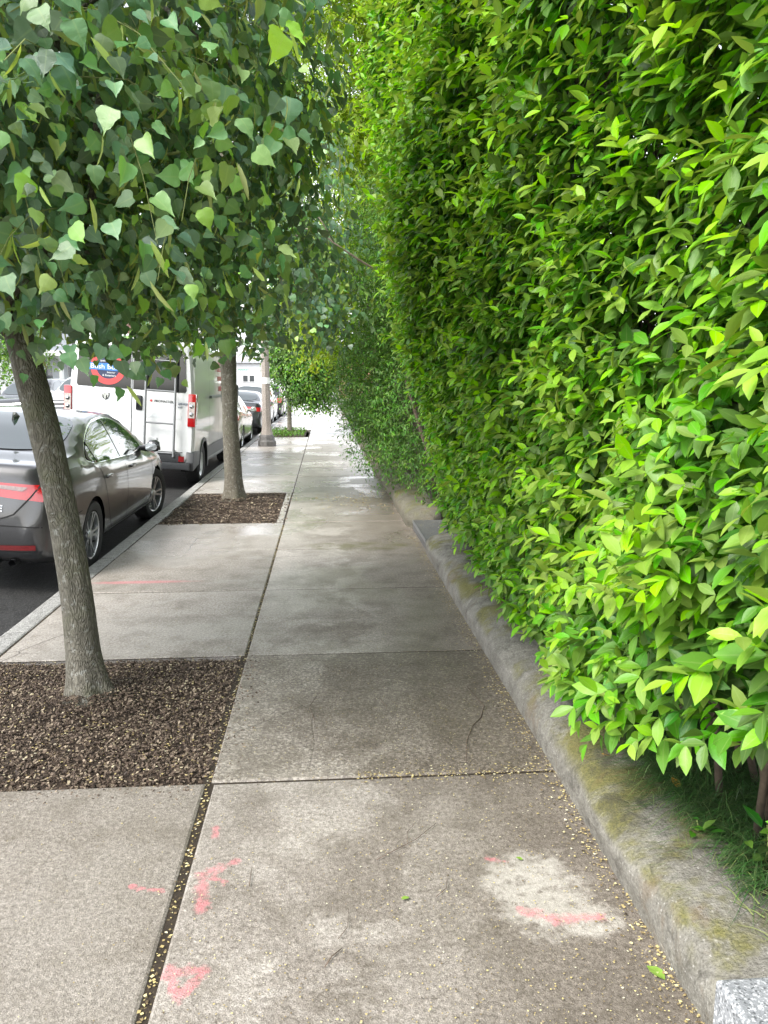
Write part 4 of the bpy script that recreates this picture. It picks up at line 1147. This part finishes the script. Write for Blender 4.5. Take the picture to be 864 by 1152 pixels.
def car(name, label, cat_, loc, rotz, roll, paint, kind='sedan', L=4.88, W=.92, H=1.445, wr=.335, group=None, hero=False, plate=None, steer=0, tl='redlens'):
    t = thing(name, label, cat_, loc, (0, roll, rotz), group)
    h2 = L/2; k = L/4.88; hz = H/1.445
    ra, fa = -1.34*k, 1.485*k
    if kind == 'sedan':
        top = [(-h2, .66), (-h2+.03, .86), (-h2+.07, 1.02), (-h2+.13, 1.092), (-h2+.32, 1.105), (-1.80*k, 1.115), (-1.62*k, 1.13), (-1.45*k, 1.185), (-1.0*k, 1.33), (-.55*k, 1.415), (.0, 1.445), (.35*k, 1.425), (.62*k, 1.35),
               (1.0*k, 1.18), (1.36*k, 1.0), (1.6*k, .965), (2.1*k, .86), (2.33*k, .74), (h2, .58)]
        belt = [(-h2, .60), (-h2+.07, .93), (-h2+.2, 1.045), (-1.9*k, 1.055), (-1.3*k, 1.03), (-.5*k, .975), (.5*k, .93), (1.3*k, .90), (1.7*k, .86), (2.2*k, .74), (h2, .52)]
    else:
        top = [(-h2, .75), (-h2+.03, 1.0), (-h2+.14, 1.10), (-h2+.40, 1.36), (-h2+.55, 1.405), (-1.5*k, 1.42), (-.5*k, 1.445), (.3*k, 1.43), (.65*k, 1.36), (1.05*k, 1.19), (1.45*k, 1.03), (1.65*k, 1.0), (2.15*k, .93), (2.35*k, .82), (h2, .62)]
        belt = [(-h2, .70), (-h2+.07, .93), (-h2+.3, .98), (-1.3*k, .97), (0, .94), (1.3*k, .92), (1.7*k, .90), (2.2*k, .80), (h2, .56)]
    top = [(a, z*hz) for a, z in top]; belt = [(a, z*hz) for a, z in belt]
    bot = [(-h2, .44), (-h2+.05, .33), (-h2+.25, .25), (-1.8*k, .21), (1.8*k, .2), (h2-.2, .22), (h2, .36)]
    wid = [(-h2, .70), (-h2+.03, .79), (-h2+.09, .845), (-h2+.24, .885), (-1.9*k, .91), (-1.34*k, .92), (0, .92), (1.4*k, .915), (1.9*k, .885), (2.2*k, .81), (2.36*k, .68), (h2, .52)]
    fT, fB, fb, fw = pchip(top), pchip(belt), pchip(bot), pchip(wid)
    ys = np.concatenate([np.linspace(-h2, -h2+.2, 16), np.linspace(-h2+.23, h2-.2, 90), np.linspace(h2-.18, h2, 12)])
    sec = lambda y: car_section(float(fw(y))*W/.92, float(fB(y)), float(fT(y)), float(fb(y)), .48 if kind == 'sedan' else .36)
    body, bvh = loft_body('body', ys, sec, [paint, M['line']], t, ((ra, wr), (fa, wr)), wr+.045, .3, W)
    # glass
    if kind == 'sedan':
        side = smooth_poly([(-1.42*k, 1.03*hz), (-.2*k, .985*hz), (.72*k, .96*hz), (1.02*k, .985*hz), (.62*k, 1.22*hz), (.25*k, 1.355*hz), (-.15*k, 1.385*hz), (-.62*k, 1.355*hz), (-1.1*k, 1.225*hz)])
        splits = [[(-.13*k, .985*hz), (-.19*k, 1.372*hz)], [(-1.04*k, 1.02*hz), (-1.12*k, 1.205*hz)]]
        rearw = smooth_poly([(-.66*W/.92, -1.60*k), (.66*W/.92, -1.60*k), (.54*W/.92, -.62*k), (-.54*W/.92, -.62*k)])
        ws = smooth_poly([(-.72, 1.32*k), (.72, 1.32*k), (.56, .52*k), (-.56, .52*k)])
    else:
        side = smooth_poly([(-h2+.42, 1.04*hz), (-.2*k, 1.0*hz), (.75*k, .98*hz), (1.12*k, 1.0*hz), (.70*k, 1.24*hz), (.3*k, 1.345*hz), (-.2*k, 1.365*hz), (-1.2*k, 1.345*hz), (-h2+.55, 1.30*hz)])
        splits = [[(-.15*k, .97*hz), (-.2*k, 1.40*hz)], [(-1.2*k, .98*hz), (-1.3*k, 1.37*hz)]]
        rearw = None
        ws = smooth_poly([(-.74, 1.40*k), (.74, 1.40*k), (.60, .60*k), (-.60, .60*k)])
    cy = sum(p[0] for p in side)/len(side); cz = sum(p[1] for p in side)/len(side)
    big = [(cy+(a-cy)*1.028, cz+(z-cz)*1.07) for a, z in side]
    for s in ('right', 'left'):
        if hero: panel('window_trim', bvh, big, s, .004, M['chrome'], t, .03)
        g = panel('side_window', bvh, side, s, .011, M['glass'], t, .03 if hero else .06)
        for sp in splits: panel('pillar', bvh, strip(sp, .05), s, .016, M['blackpaint'], t, .05)
    if rearw: panel('rear_window', bvh, rearw, 'top', .008, M['glass'], t, .06)
    else: panel('rear_window', bvh, smooth_poly([(-.60, 1.08*hz), (.60, 1.08*hz), (.52, 1.35*hz), (-.52, 1.35*hz)]), 'rear', .010, M['glass'], t, .06)
    panel('windshield', bvh, ws, 'top', .008, M['glass'], t, .07)
    # lamps
    for s, sd in ((1, 'right'), (-1, 'left')):
        if kind == 'sedan':
            mbp = MB()
            panel('', bvh, [(s*.30, .955*hz), (s*.30, .87*hz), (s*.50, .835*hz), (s*.80, .81*hz), (s*.80, .945*hz)], 'rear', .006, None, None, .04, False, mbp)
            panel('', bvh, smooth_poly([(-h2-.02, .81*hz), (-h2+.17, .82*hz), (-h2+.42, .92*hz), (-h2+.35, .945*hz), (-h2-.02, .955*hz)]), sd, .006, None, None, .03, False, mbp)
            tlamp = mbp.build('taillight', M[tl], t, smooth=True)
            if hero:
                panel('reverse_lens', bvh, [(s*.38, .937*hz), (s*.40, .91*hz), (s*.64, .892*hz), (s*.68, .925*hz)], 'rear', .011, M['dullens'], tlamp, .03)
                panel('dark_lens', bvh, smooth_poly([(-h2+.12, .82*hz), (-h2+.36, .925*hz), (-h2+.32, .95*hz), (-h2+.10, .955*hz)]), sd, .010, M['dkred'], tlamp, .03)
                panel('reflector', bvh, [(s*.48, .395), (s*.75, .405), (s*.75, .45), (s*.45, .44)], 'rear', .006, M['dkred'], t, .03)
        else:
            mbp = MB()
            panel('', bvh, [(s*.62, .90*hz), (s*.60, .70*hz), (s*.80, .68*hz), (s*.82, .95*hz)], 'rear', .006, None, None, .04, False, mbp)
            panel('', bvh, [(-h2, .68*hz), (-h2+.2, .74*hz), (-h2+.22, .93*hz), (-h2, .95*hz)], sd, .006, None, None, .03, False, mbp)
            mbp.build('taillight', M[tl], t, smooth=True)
        panel('headlight', bvh, smooth_poly([(s*.42, .66*hz), (s*.76, .68*hz), (s*.80, .80*hz), (s*.48, .74*hz)]), 'front', .006, M['whitelens'], t, .04)
    # bumper valance, grille
    panel('valance', bvh, [(-.74, .28), (.74, .28), (.80, .40), (.70, .385), (-.70, .385), (-.80, .40)], 'rear', .005, M['plastic'], t, .06)
    if kind == 'sedan': gr = [(-.55, .34), (.55, .34), (.62, .50), (-.62, .50)]
    else: gr = [(-.45, .55), (.45, .55), (.55, .86*hz), (-.55, .86*hz)]
    gp = panel('grille', bvh, gr, 'front', .006, M['plastic'], t, .06)
    if kind != 'sedan':
        mbp = MB()
        for zz in (.60, .70, .80): panel('', bvh, [(-.5, zz*hz), (.5, zz*hz), (.5, zz*hz+.035), (-.5, zz*hz+.035)], 'front', .014, None, None, .06, False, mbp)
        mbp.build('grille_bar', M['chrome'], gp)
    if plate:
        z0 = .56*hz; pl = MB(); pl.box(-.155, .155, h2+.005, h2+.018, z0, z0+.15); pl.build('license_plate', plate, t)
    pl = MB(); pl.box(-.155, .155, -h2-.016, -h2-.004, .62*hz, .62*hz+.15); pl.build('license_plate', M['whiteplate'], t)
    # doors, handles, mirrors
    ln = MB()
    zb0 = .30
    for s in ('right', 'left'):
        for pts in ([(1.18*k, .93*hz), (1.20*k, .62), (1.12*k, .36), (1.05*k, zb0)], [(-.10*k, .95*hz), (-.08*k, .6), (-.10*k, zb0)],
                    [(-1.10*k, .98*hz), (-.98*k, .80), (-.90*k, .62), (-.78*k, .40), (-.70*k, zb0)], [(-.70*k, zb0), (1.05*k, zb0)],
                    [(-h2+.16, .60), (ra-wr-.06, .64)]):
            panel('', bvh, strip(pts, .009), s, .002, None, None, .05, False, ln)
    if hero:
        for s in (1, -1):
            panel('', bvh, strip([(s*.80, .985), (s*.70, .84), (s*.58, .70), (s*.44, .645), (s*.1, .64), (0, .64)], .012), 'rear', .0075, None, None, .04, False, ln)
        panel('', bvh, strip([(-.80, .60), (-.3, .605), (.3, .605), (.80, .60)], .010), 'rear', .003, None, None, .05, False, ln)
    ln.build('panel_gap', M['line'], t, smooth=True)
    for s in (1, -1):
        for yy in (.18*k, -.84*k):
            hb = bvh.ray_cast(Vector((s*4, yy, .855*hz)), Vector((-s, 0, 0)))[0]
            if hb is None: continue
            mb = MB(); mb.box(hb.x-.012 if s > 0 else hb.x-.028, hb.x+.028 if s > 0 else hb.x+.012, yy-.10, yy+.09, .855*hz-.016, .855*hz+.014)
            mb.build('door_handle', paint, t, bevel=.008, angle=40)
        hb = bvh.ray_cast(Vector((s*4, .92*k, .97*hz)), Vector((-s, 0, 0)))[0]
        mx = (hb.x if hb else s*.82)
        mb = MB()
        xs_ = [(mx-s*.02, .03), (mx+s*.07, .05), (mx+s*.12, .085), (mx+s*.19, .09), (mx+s*.23, .06), (mx+s*.245, .02)]
        rings = []
        for xx, rr_ in xs_: rings.append([(xx, .93*k+.75*rr_*math.cos(a), .985*hz+(.035 if rr_ > .05 else 0)+rr_*math.sin(a)*.85) for a in np.linspace(0, 2*math.pi, 14, endpoint=False)])
        v = [p for rg in rings for p in rg]; f = []
        for i in range(len(rings)-1):
            for q in range(14): f.append((i*14+q, i*14+(q+1) % 14, (i+1)*14+(q+1) % 14, (i+1)*14+q))
        f += [tuple(range(14)), tuple((len(rings)-1)*14+q for q in range(14))]
        mb.add(v, f); mir = mb.build('side_mirror', paint, t, smooth=True, angle=60)
        mb = MB(); mb.prism(smooth_poly([(mx+s*.08, .955*hz), (mx+s*.215, .975*hz), (mx+s*.215, 1.05*hz), (mx+s*.08, 1.06*hz)]), .93*k-.072, .93*k-.066); mb.build('mirror_glass', M['chrome'], mir)
    for wy, stv in ((ra, 0), (fa, steer)):
        for s in (1, -1): wheel(t, s*(W-.115), wy, wr, .215, stv, 'alloy', s)
    if hero:
        mb = MB(); zt = float(fT(-.82)); mb.add([(-.012, -.93, zt-.02), (.012, -.93, zt-.02), (.018, -.76, zt-.0), (-.018, -.76, zt-.0), (0, -.93, zt+.065), (0, -.86, zt+.06)], [(0,1,4),(1,2,5,4),(3,0,4,5),(2,3,5),(0,3,2,1)])
        mb.build('antenna', M['blackpaint'], t)
        for ex in (.42, .56):
            mb = MB(); mb.tube([(ex, -h2+.14, .29), (ex, -h2+.03, .287)], .03, 14, cap=False); mb.build('exhaust_pipe', M['plastic'], t, smooth=True, angle=40)
        tx = text_mesh('LE', .075, .004); ob = link('badge', tx, t); tx.materials.append(M['chrome']); ob.rotation_euler = (R(90-12), 0, 0)
        hb = bvh.ray_cast(Vector((.47, -8, .74)), Vector((0, 1, 0)))[0]; ob.location = (.42, hb.y-.012, .72)
    return t, bvh

def text_mesh(body, size, ext=.002, align='LEFT'):
    cu = bpy.data.curves.new('lettering', 'FONT'); cu.body = body; cu.size = size; cu.extrude = ext; cu.align_x = align; cu.resolution_u = 3
    o = link('lettering', cu); bpy.context.view_layer.update()
    me = bpy.data.meshes.new_from_object(o.evaluated_get(bpy.context.evaluated_depsgraph_get()))
    bpy.data.objects.remove(o); bpy.data.curves.remove(cu)
    return me
def lettering(name, body, size, loc, rot, mat, parent, align='LEFT', sx=1.0):
    me = text_mesh(body, size, .002, align); me.materials.clear(); me.materials.append(mat)
    o = link(name, me, parent); o.location = loc; o.rotation_euler = rot; o.scale = (sx, 1, 1)
    return o

ROLL = R(4.4)
def rz(x): return float(road_z(np.array(x)))
sed, _ = car('parked_sedan', 'dark grey metallic sedan parked at the kerb behind the leaning trunk', 'car', (-3.17, 8.85, rz(-3.17)+.0), 0, ROLL, M['cargrey'], 'sedan', hero=True, steer=R(-11))
# --- the white work van
van = thing('work_van', 'white high-roof work van with a rear ladder parked ahead of the grey sedan', 'van', (-3.24, 12.98, rz(-3.24)), (0, ROLL, 0))
VL = 5.95; VW = 1.02; VH = 2.50
vt = pchip([(0, VH-.10), (.04, VH-.05), (.12, VH-.015), (.4, VH), (4.2, VH), (4.5, VH-.06), (4.75, VH-.28), (5.15, 1.62), (5.3, 1.42), (5.6, 1.26), (5.85, 1.0), (VL, .7)])
vw = pchip([(0, VW-.045), (.03, VW-.018), (.10, VW), (4.3, VW), (5.0, VW-.03), (5.6, VW-.14), (VL, VW-.35)])
vb = pchip([(0, .47), (.1, .42), (.6, .33), (5.3, .3), (VL, .35)])
def van_sec(y):
    W, T, b = float(vw(y)), float(vt(y)), float(vb(y)); s = min(1, (T-b)/1.9)
    zz = lambda z: b+(z-.35)*(T-b)/(VH-.35)
    pts = [(0, b), (W*.7, b), (W-.05, b+.01), (W-.012, b+.06*s), (W, b+.2*s), (W, zz(.9)), (W-.004, zz(1.15)), (W-.02, zz(1.35)), (W-.035, zz(1.7)), (W-.07, zz(2.15)), (W-.10, zz(2.32)), (W-.15, zz(2.42)), (W-.25, zz(2.475)), (W*.5, zz(2.495)), (0, T)]
    return [tuple(p) for p in dense(pts, 46)]
ysv = np.concatenate([np.linspace(0, .14, 10), np.linspace(.2, VL-.1, 60), [VL-.05, VL]])
WRV = .35
body, vbvh = loft_body('body', ysv, van_sec, [M['white'], M['line']], van, ((1.05, WRV), (5.0, WRV)), WRV+.07, .32, VW)
panel('rear_window', vbvh, [(-.87, 1.64), (-.85, 1.61), (-.02, 1.61), (-.02, 2.28), (-.78, 2.28), (-.84, 2.24)], 'rear', .006, M['vanglass'], van, .1)
panel('rear_window', vbvh, [(.87, 1.64), (.85, 1.61), (.02, 1.61), (.02, 2.28), (.78, 2.28), (.84, 2.24)], 'rear', .006, M['vanglass'], van, .1)
panel('cab_window', vbvh, smooth_poly([(4.0, 1.45), (4.95, 1.42), (4.75, 1.75), (4.45, 2.0), (4.0, 2.05)]), 'right', .006, M['vanglass'], van, .1)
panel('cab_window', vbvh, smooth_poly([(4.0, 1.45), (4.95, 1.42), (4.75, 1.75), (4.45, 2.0), (4.0, 2.05)]), 'left', .006, M['vanglass'], van, .1)
panel('windshield', vbvh, smooth_poly([(-.85, 5.2), (.85, 5.2), (.78, 4.65), (-.78, 4.65)]), 'top', .006, M['vanglass'], van, .1)
gl = MB()
panel('', vbvh, strip([(0, .64), (0, 2.38)], .012), 'rear', .008, None, None, .1, False, gl)
panel('', vbvh, strip([(-.84, .63), (.84, .63)], .014), 'rear', .003, None, None, .1, False, gl)
for pts in ([(1.72, .60), (1.72, 2.28)], [(2.95, .55), (2.95, 2.28)], [(3.9, .5), (3.95, 2.1)]): panel('', vbvh, strip(pts, .012), 'right', .003, None, None, .1, False, gl)
panel('', vbvh, strip([(.05, 2.30), (4.3, 2.30)], .018), 'right', .003, None, None, .1, False, gl)
gl.build('panel_gap', M['greyplastic'], van)
mb = MB(); panel('', vbvh, strip([(-.8, 1.20), (.8, 1.20)], .05), 'rear', .004, None, None, .1, False, mb); mb.build('door_crease', plain('van_crease', (.62, .64, .65), .35), van)
# bumper with step and hitch
mb = MB()
mb.box(-.98, .98, -.12, .12, .36, .47); mb.box(-.80, .80, -.10, .01, .47, .62)
mb.prism([(-.06, .34), (.56, .40), (.60, .62), (.10, .66), (-.02, .64), (-.10, .48)], .90, 1.035, 'x'); mb.prism([(-.06, .34), (.56, .40), (.60, .62), (.10, .66), (-.02, .64), (-.10, .48)], -1.035, -.90, 'x')
bp = mb.build('rear_bumper', M['greyplastic'], van, bevel=.012, angle=40)
mb = MB(); mb.box(-.06, .06, -.2, .0, .30, .36); mb.tube([(-.5, -.02, .33), (.5, -.02, .33)], .025, 8); mb.build('tow_hitch', M['plastic'], bp)
for s in (1, -1):
    mb = MB(); mb.box(s*.84-.045, s*.84+.045, -.112, -.101, .49, .58); mb.build('reflector', M['dkred'], bp)
# arch flares and sill cladding
for s, sd in ((1, 'right'), (-1, 'left')):
    for wy in (1.05, 5.0):
        mb = MB(); n0 = 22
        pr = [(WRV+.065, -.02), (WRV+.065, .022), (WRV+.12, .022), (WRV+.13, .0), (WRV+.13, -.02)]
        v = []; f = []
        for i in range(n0+1):
            a = math.pi*(-.06+1.12*i/n0)
            for rr_, dx in pr: v.append((s*(VW+dx), wy+rr_*math.cos(a), WRV+rr_*math.sin(a)))
        for i in range(n0):
            for q in range(5): f.append((i*5+q, i*5+(q+1) % 5, (i+1)*5+(q+1) % 5, (i+1)*5+q))
        mb.add(v, f); mb.build('arch_flare', M['greyplastic'], van, smooth=True, angle=40)
    panel('sill_cladding', vbvh, [(1.55, .42), (4.5, .40), (4.5, .64), (1.52, .64)], sd, .012, M['greyplastic'], van, .1)
    # tail lamps stand on the rear corner pillars
    mb = MB(); mb.box(s*.985-.085, s*.985+.045, -.02, .17, 1.06, 1.60); tlm = mb.build('taillight', M['redlens'], van, bevel=.02, angle=40)
    mb = MB(); mb.box(s*.985-.07, s*.985+.03, -.026, -.0205, 1.21, 1.47); mb.build('reverse_lens', M['whitelens'], tlm)
    for zz in (1.27, 1.40):
        mb = MB(); mb.lathe([(.035, -.004), (.028, -.001), (.001, -.001)], 16, 'y', (s*.985-.02, -.026, zz)); mb.build('bulb', M['chrome'], tlm, smooth=True)
    wheel(van, s*(VW-.13), 1.05, WRV, .235, 0, 'steel', s); wheel(van, s*(VW-.13), 5.0, WRV, .235, 0, 'steel', s)
mb = MB(); mb.box(VW-.03, VW+.018, 1.75, 3.75, 1.50, 1.55); mb.build('door_rail', M['rail'], van, bevel=.006)
mb = MB(); mb.box(VW-.0, VW+.16, 4.75, 4.95, 1.35, 1.75); mb.build('side_mirror', M['plastic'], van, bevel=.03, angle=40)
mb = MB(); mb.box(-VW-.16, -VW, 4.75, 4.95, 1.35, 1.75); mb.build('side_mirror', M['plastic'], van, bevel=.03, angle=40)
mb = MB(); mb.box(.07, .17, -.028, -.004, 1.28, 1.52); dh = mb.build('door_handle', M['plastic'], van, bevel=.02, angle=40)
mb = MB(); mb.tube([(.10, -.04, 1.32), (.10, -.055, 1.4), (.10, -.04, 1.48)], .012, 8); mb.build('grip', M['plastic'], dh, smooth=True)
mb = MB(); mb.box(-.42, .42, -.022, -.004, .70, .86); mb.build('license_plate_frame', M['white'], van, bevel=.01)
# ladder on the right-hand door
ld = link('ladder', None, van); ld.location = (.24, -.10, 0); ld.empty_display_size = .1
for x in (0, .47):
    mb = MB(); mb.tube([(x, 0, .56), (x, 0, 2.10), (x, .04, 2.36), (x, .14, 2.46)], .021, 10); mb.build('side_rail', M['alu'], ld, smooth=True, angle=50)
for z in (.62, 1.10, 1.62, 2.10):
    mb = MB(); mb.tube([(0, 0, z), (.47, 0, z)], .016, 10); mb.build('rung', M['alu'], ld, smooth=True, angle=50)
for x in (0, .47):
    for z in (.66, 1.9): mb = MB(); mb.tube([(x, 0, z), (x, .11, z)], .012, 6); mb.build('bracket', M['alu'], ld)
# round window sticker: red ring, blue bar, white words
sk = link('window_sticker', None, van); sk.location = (-.38, -.010, 1.93); sk.empty_display_size = .1
def ring(r0, r1, y, n=48):
    mb = MB(); v = []; f = []
    for k in range(n):
        a = 2*math.pi*k/n
        for rr_ in (r0, r1): v.append((rr_*math.cos(a), y, rr_*math.sin(a)))
    for k in range(n): j = (k+1) % n; f.append((2*k, 2*k+1, 2*j+1, 2*j))
    return mb.add(v, f)
ring(.185, .275, -.002).build('red_ring', M['stickred'], sk)
ring(.001, .185, -.0012).build('ring_field', M['sticknavy'], sk)
mb = MB(); mb.box(-.36, .44, -.0065, -.0045, -.052, .06); mb.build('blue_bar', M['stickblue'], sk)
lettering('lettering', 'Bush Building', .108, (.04, -.0085, -.03), (R(90), 0, 0), M['stickwhite'], sk, 'CENTER', 1.1)
lettering('lettering', 'Specializing in', .046, (0, -.0055, .085), (R(90), 0, 0), M['stickwhite'], sk, 'CENTER')
lettering('lettering', 'Interior', .042, (.05, -.0055, -.095), (R(90), 0, 0), M['stickwhite'], sk, 'CENTER')
lettering('lettering', '& Exteriors', .046, (.02, -.0055, -.145), (R(90), 0, 0), M['stickwhite'], sk, 'CENTER')
# ram's-head badge
bd = link('badge', None, van); bd.location = (-.42, -.006, 1.475); bd.empty_display_size = .05
mb = MB(); mb.prism([(-.065, .055), (-.03, .045), (0, .05), (.03, .045), (.065, .055), (.06, .0), (.035, -.045), (0, -.065), (-.035, -.045), (-.06, 0)], -.010, -.002); mb.build('shield', M['textblack'], bd)
mb = MB()
for s in (1, -1): mb.prism([(s*.006, .045), (s*.055, .052), (s*.058, .01), (s*.045, -.03), (s*.036, -.012), (s*.043, .012), (s*.025, .022), (s*.018, -.01), (s*.012, -.05), (s*.001, -.055)], -.016, -.0105)
mb.build('horned_head', M['chrome'], bd)
lettering('lettering', 'PROMASTER', .055, (.36, -.008, 1.43), (R(90), 0, 0), M['textblack'], van)
mb = MB(); mb.lathe([(.02, -.002), (.02, 0)], 16, 'y', (.31, -.004, 1.45)); mb.build('red_emblem', M['stickred'], van)
lettering('lettering', '2500 HIGH', .055, (.74, -.008, 1.41), (R(90), 0, 0), M['textgrey'], van, 'LEFT', .62)
lettering('lettering', 'ROOF', .04, (.74, -.008, 1.36), (R(90), 0, 0), M['textgrey'], van, 'LEFT', .62)
# side lettering
def side_text(body, size, y, z, mat, sx=1.0):
    h = vbvh.ray_cast(Vector((4, y+.4, z+size*.35)), Vector((-1, 0, 0)))[0]
    lettering('lettering', body, size, (h.x+.010, y, z), (R(90-4), 0, R(90)), mat, van, 'LEFT', sx)
side_text('M.ILLMAN', .27, 2.62, 2.00, M['textred'], 1.25)
side_text('RESTORATION', .13, 2.85, 1.82, M['textred'], 1.2)
side_text('AND', .09, 3.35, 1.72, M['textred'], 1.2)
side_text('BUILDING', .14, 2.95, 1.57+.05, M['textred'], 1.3)
side_text('LLC', .08, 3.4, 1.555, M['textgrey'], 1.2)

# --- further parked cars
G1 = 'cars parked at the kerb beyond the van'
car('parked_sedan', 'pale gold sedan parked just beyond the white van', 'car', (-3.12, 22.3, rz(-3.1)), 0, ROLL, M['beige'], 'sedan', 4.6, .90, 1.45, .32, G1)
car('parked_sedan', 'dark sedan with red taillight parked beyond the pale gold one', 'car', (-3.05, 28.9, rz(-3.05)), 0, ROLL, M['darkpaint'], 'sedan', 4.7, .90, 1.45, .32, G1)
car('parked_hatchback', 'silver white tall hatchback parked beyond the street lamp', 'car', (-3.10, 34.6, rz(-3.1)), 0, ROLL, M['white'], 'suv', 4.5, .90, 1.68, .34, G1)
car('parked_hatchback', 'black tall hatchback parked last along the kerb', 'car', (-3.0, 40.4, rz(-3.0)), 0, ROLL, M['blackpaint'], 'suv', 4.6, .92, 1.72, .35, G1)
G2 = 'vehicles across the street'
car('parked_suv', 'black chrome-grilled vehicle with orange plate facing us across the street', 'car', (-9.85, 28.1, rz(-9.85)), R(180), R(3), M['blackpaint'], 'suv', 5.0, .97, 1.85, .40, G2, plate=M['orangeplate'])
car('parked_car', 'white car whose rear corner shows across the street', 'car', (-10.1, 20.9, rz(-10.1)), R(180), R(3), M['white'], 'suv', 4.5, .90, 1.62, .34, G2)
car('silver_minivan', 'silver minivan coming towards us in the far lane beside the white van', 'car', (-7.45, 26.0, rz(-7.45)), R(180), 0, M['silver'], 'suv', 5.0, .95, 1.82, .36, G2, plate=M['orangeplate'])

# ------------------------------------------------------------------ lamp post
lp = thing('street_lamp', 'speckled concrete lamp post with a flared base standing near the kerb', 'lamp post', (-1.53, 20.6, 0))
mb = MB(); mb.lathe([(.165, .28), (.135, .42), (.118, .55), (.112, 1.2), (.10, 2.4), (.085, 4.4)], 8); mb.build('pole', M['polecrete'], lp)
mb = MB(); mb.lathe([(.235, 0), (.235, .12), (.205, .16), (.19, .26), (.17, .30)], 8); mb.build('base', plain('dark_base', (.10, .095, .09), .7, spot=.3, scale=20), lp)
mb = MB(); mb.lathe([(.1135, 1.62), (.1115, 1.78)], 16); mb.build('paper_notice', M['paper'], lp)
mb = MB(); mb.lathe([(.08, 4.4), (.12, 4.45), (.12, 4.5), (.17, 4.6), (.20, 4.8), (.16, 5.0), (.06, 5.12), (.03, 5.2)], 16); mb.build('lamp_head', M['lampglass'], lp, smooth=True)

# ------------------------------------------------------------------ buildings
def building(name, label, x0, x1, y0, y1, h, wall, face, wins, roofm=None, roof='flat', trim=True):
    t = thing(name, label, 'building', ((x0+x1)/2, (y0+y1)/2, 0)); cx, cy = (x0+x1)/2, (y0+y1)/2
    mb = MB(); mb.box(x0-cx, x1-cx, y0-cy, y1-cy, -.3, h); mb.build('wall', wall, t)
    mb = MB()
    if roof == 'flat': mb.box(x0-cx-.25, x1-cx+.25, y0-cy-.25, y1-cy+.25, h+.002, h+.35)
    else:
        hx = (x1-x0)/2+.3; mb.prism([(-hx, h+.002), (hx, h+.002), (hx, h+.15), (0, h+2.4), (-hx, h+.15)], y0-cy-.35, y1-cy+.35, 'y')
    mb.build('roof', roofm or M['trimwhite'], t)
    for (u, z, ww, hh) in wins:
        f = MB(); p = MB()
        if face == 'front':
            yy = y0-cy
            f.box(u-cx-ww/2-.07, u-cx+ww/2+.07, yy-.05, yy+.02, z-.07, z+hh+.07); p.box(u-cx-ww/2, u-cx+ww/2, yy-.065, yy-.052, z, z+hh)
        else:
            xx = x1-cx
            f.box(xx-.02, xx+.05, u-cy-ww/2-.08, u-cy+ww/2+.08, z-.08, z+hh+.08); p.box(xx+.052, xx+.065, u-cy-ww/2, u-cy+ww/2, z, z+hh)
        fo = f.build('window', M['trimwhite'], t); p.build('pane', M['winglass'], fo)
    return t
bw = building('white_storefront', 'white flat-fronted building closing the far end of the street', -15, -3.6, 74, 86, 8.5, M['whitewall'], 'front',
              [(-7.35, 1.75, .42, .55), (-6.75, 1.75, .42, .55), (-9.5, 5.2, 1.0, 1.5), (-12, 5.2, 1.0, 1.5), (-11, 1.2, 2, 1.6)])
cx, cy = -9.3, 80
mb = MB(); mb.box(-5.8, 5.7, -6.25, -6.02, 3.45, 3.62); mb.build('cornice', M['clap'], bw)
mb = MB(); mb.box(3.45, 3.6, -6.12, -6.02, .0, 3.44); mb.build('pilaster', M['clap'], bw)
lettering('lettering', 'FOOD', .34, (1.75, -6.03, 4.0), (R(90), 0, 0), M['textgrey'], bw)
lettering('lettering', 'F E', .45, (2.1, -6.03, 4.5), (R(90), 0, 0), M['textgrey'], bw)
lettering('lettering', 'MARKET', .26, (1.3, -6.03, 2.75), (R(90), 0, 0), M['greentext'], bw)
bp_ = building('porch_house', 'pale grey clapboard house with a white columned porch across the street', -26, -16, 44, 58, 6.6, M['clap'], 'right',
               [(46, 3.9, 1, 1.5), (49, 3.9, 1, 1.5), (52, 3.9, 1, 1.5), (55, 3.9, 1, 1.5), (47, 1.0, 1.1, 1.6), (51, 1.0, 1.1, 1.6), (55, 1.0, 1.1, 1.6)], M['roof'], 'gable')
for yy in (45, 47.6, 50.2, 52.8, 55.4, 57.6):
    mb = MB(); mb.lathe([(.2, .06), (.2, .2), (.14, .25), (.12, 2.9), (.2, 2.98), (.2, 3.1)], 14, 'z', (6.4, yy-51, 0)); mb.build('porch_column', M['trimwhite'], bp_, smooth=True, angle=40)
mb = MB(); mb.box(5.002, 6.8, -6.5, 7, 3.1, 3.4); mb.build('porch_roof', M['trimwhite'], bp_)
bb = building('brick_shop', 'red brick shop building with a red awning farther along the opposite side', -27, -14.6, 60, 72, 9, M['brick'], 'right', [(63, 5, 1.2, 1.8), (66.5, 5, 1.2, 1.8), (70, 5, 1.2, 1.8)], M['roof'])
mb = MB(); mb.prism([(6.2, 3.4), (7.9, 2.6), (7.9, 2.45), (6.2, 2.45)], -5.5, 5.5, 'y'); mb.build('awning', M['awning'], bb)
mb = MB(); mb.prism([(-6, 3.5), (-3, 3.5), (-3, 3.0), (-6, 3.0)], -6.3, -6.02, 'y')
mb.build('yellow_banner', M['yellowsign'], bb)
building('brick_house', 'orange brick house at the far end of the pavement behind the dark shrub', 1.75, 14, 86, 98, 4.6, M['brick2'], 'front', [(3, 1.2, 1, 1.5), (6, 1.2, 1, 1.5)], M['roof'], 'gable')
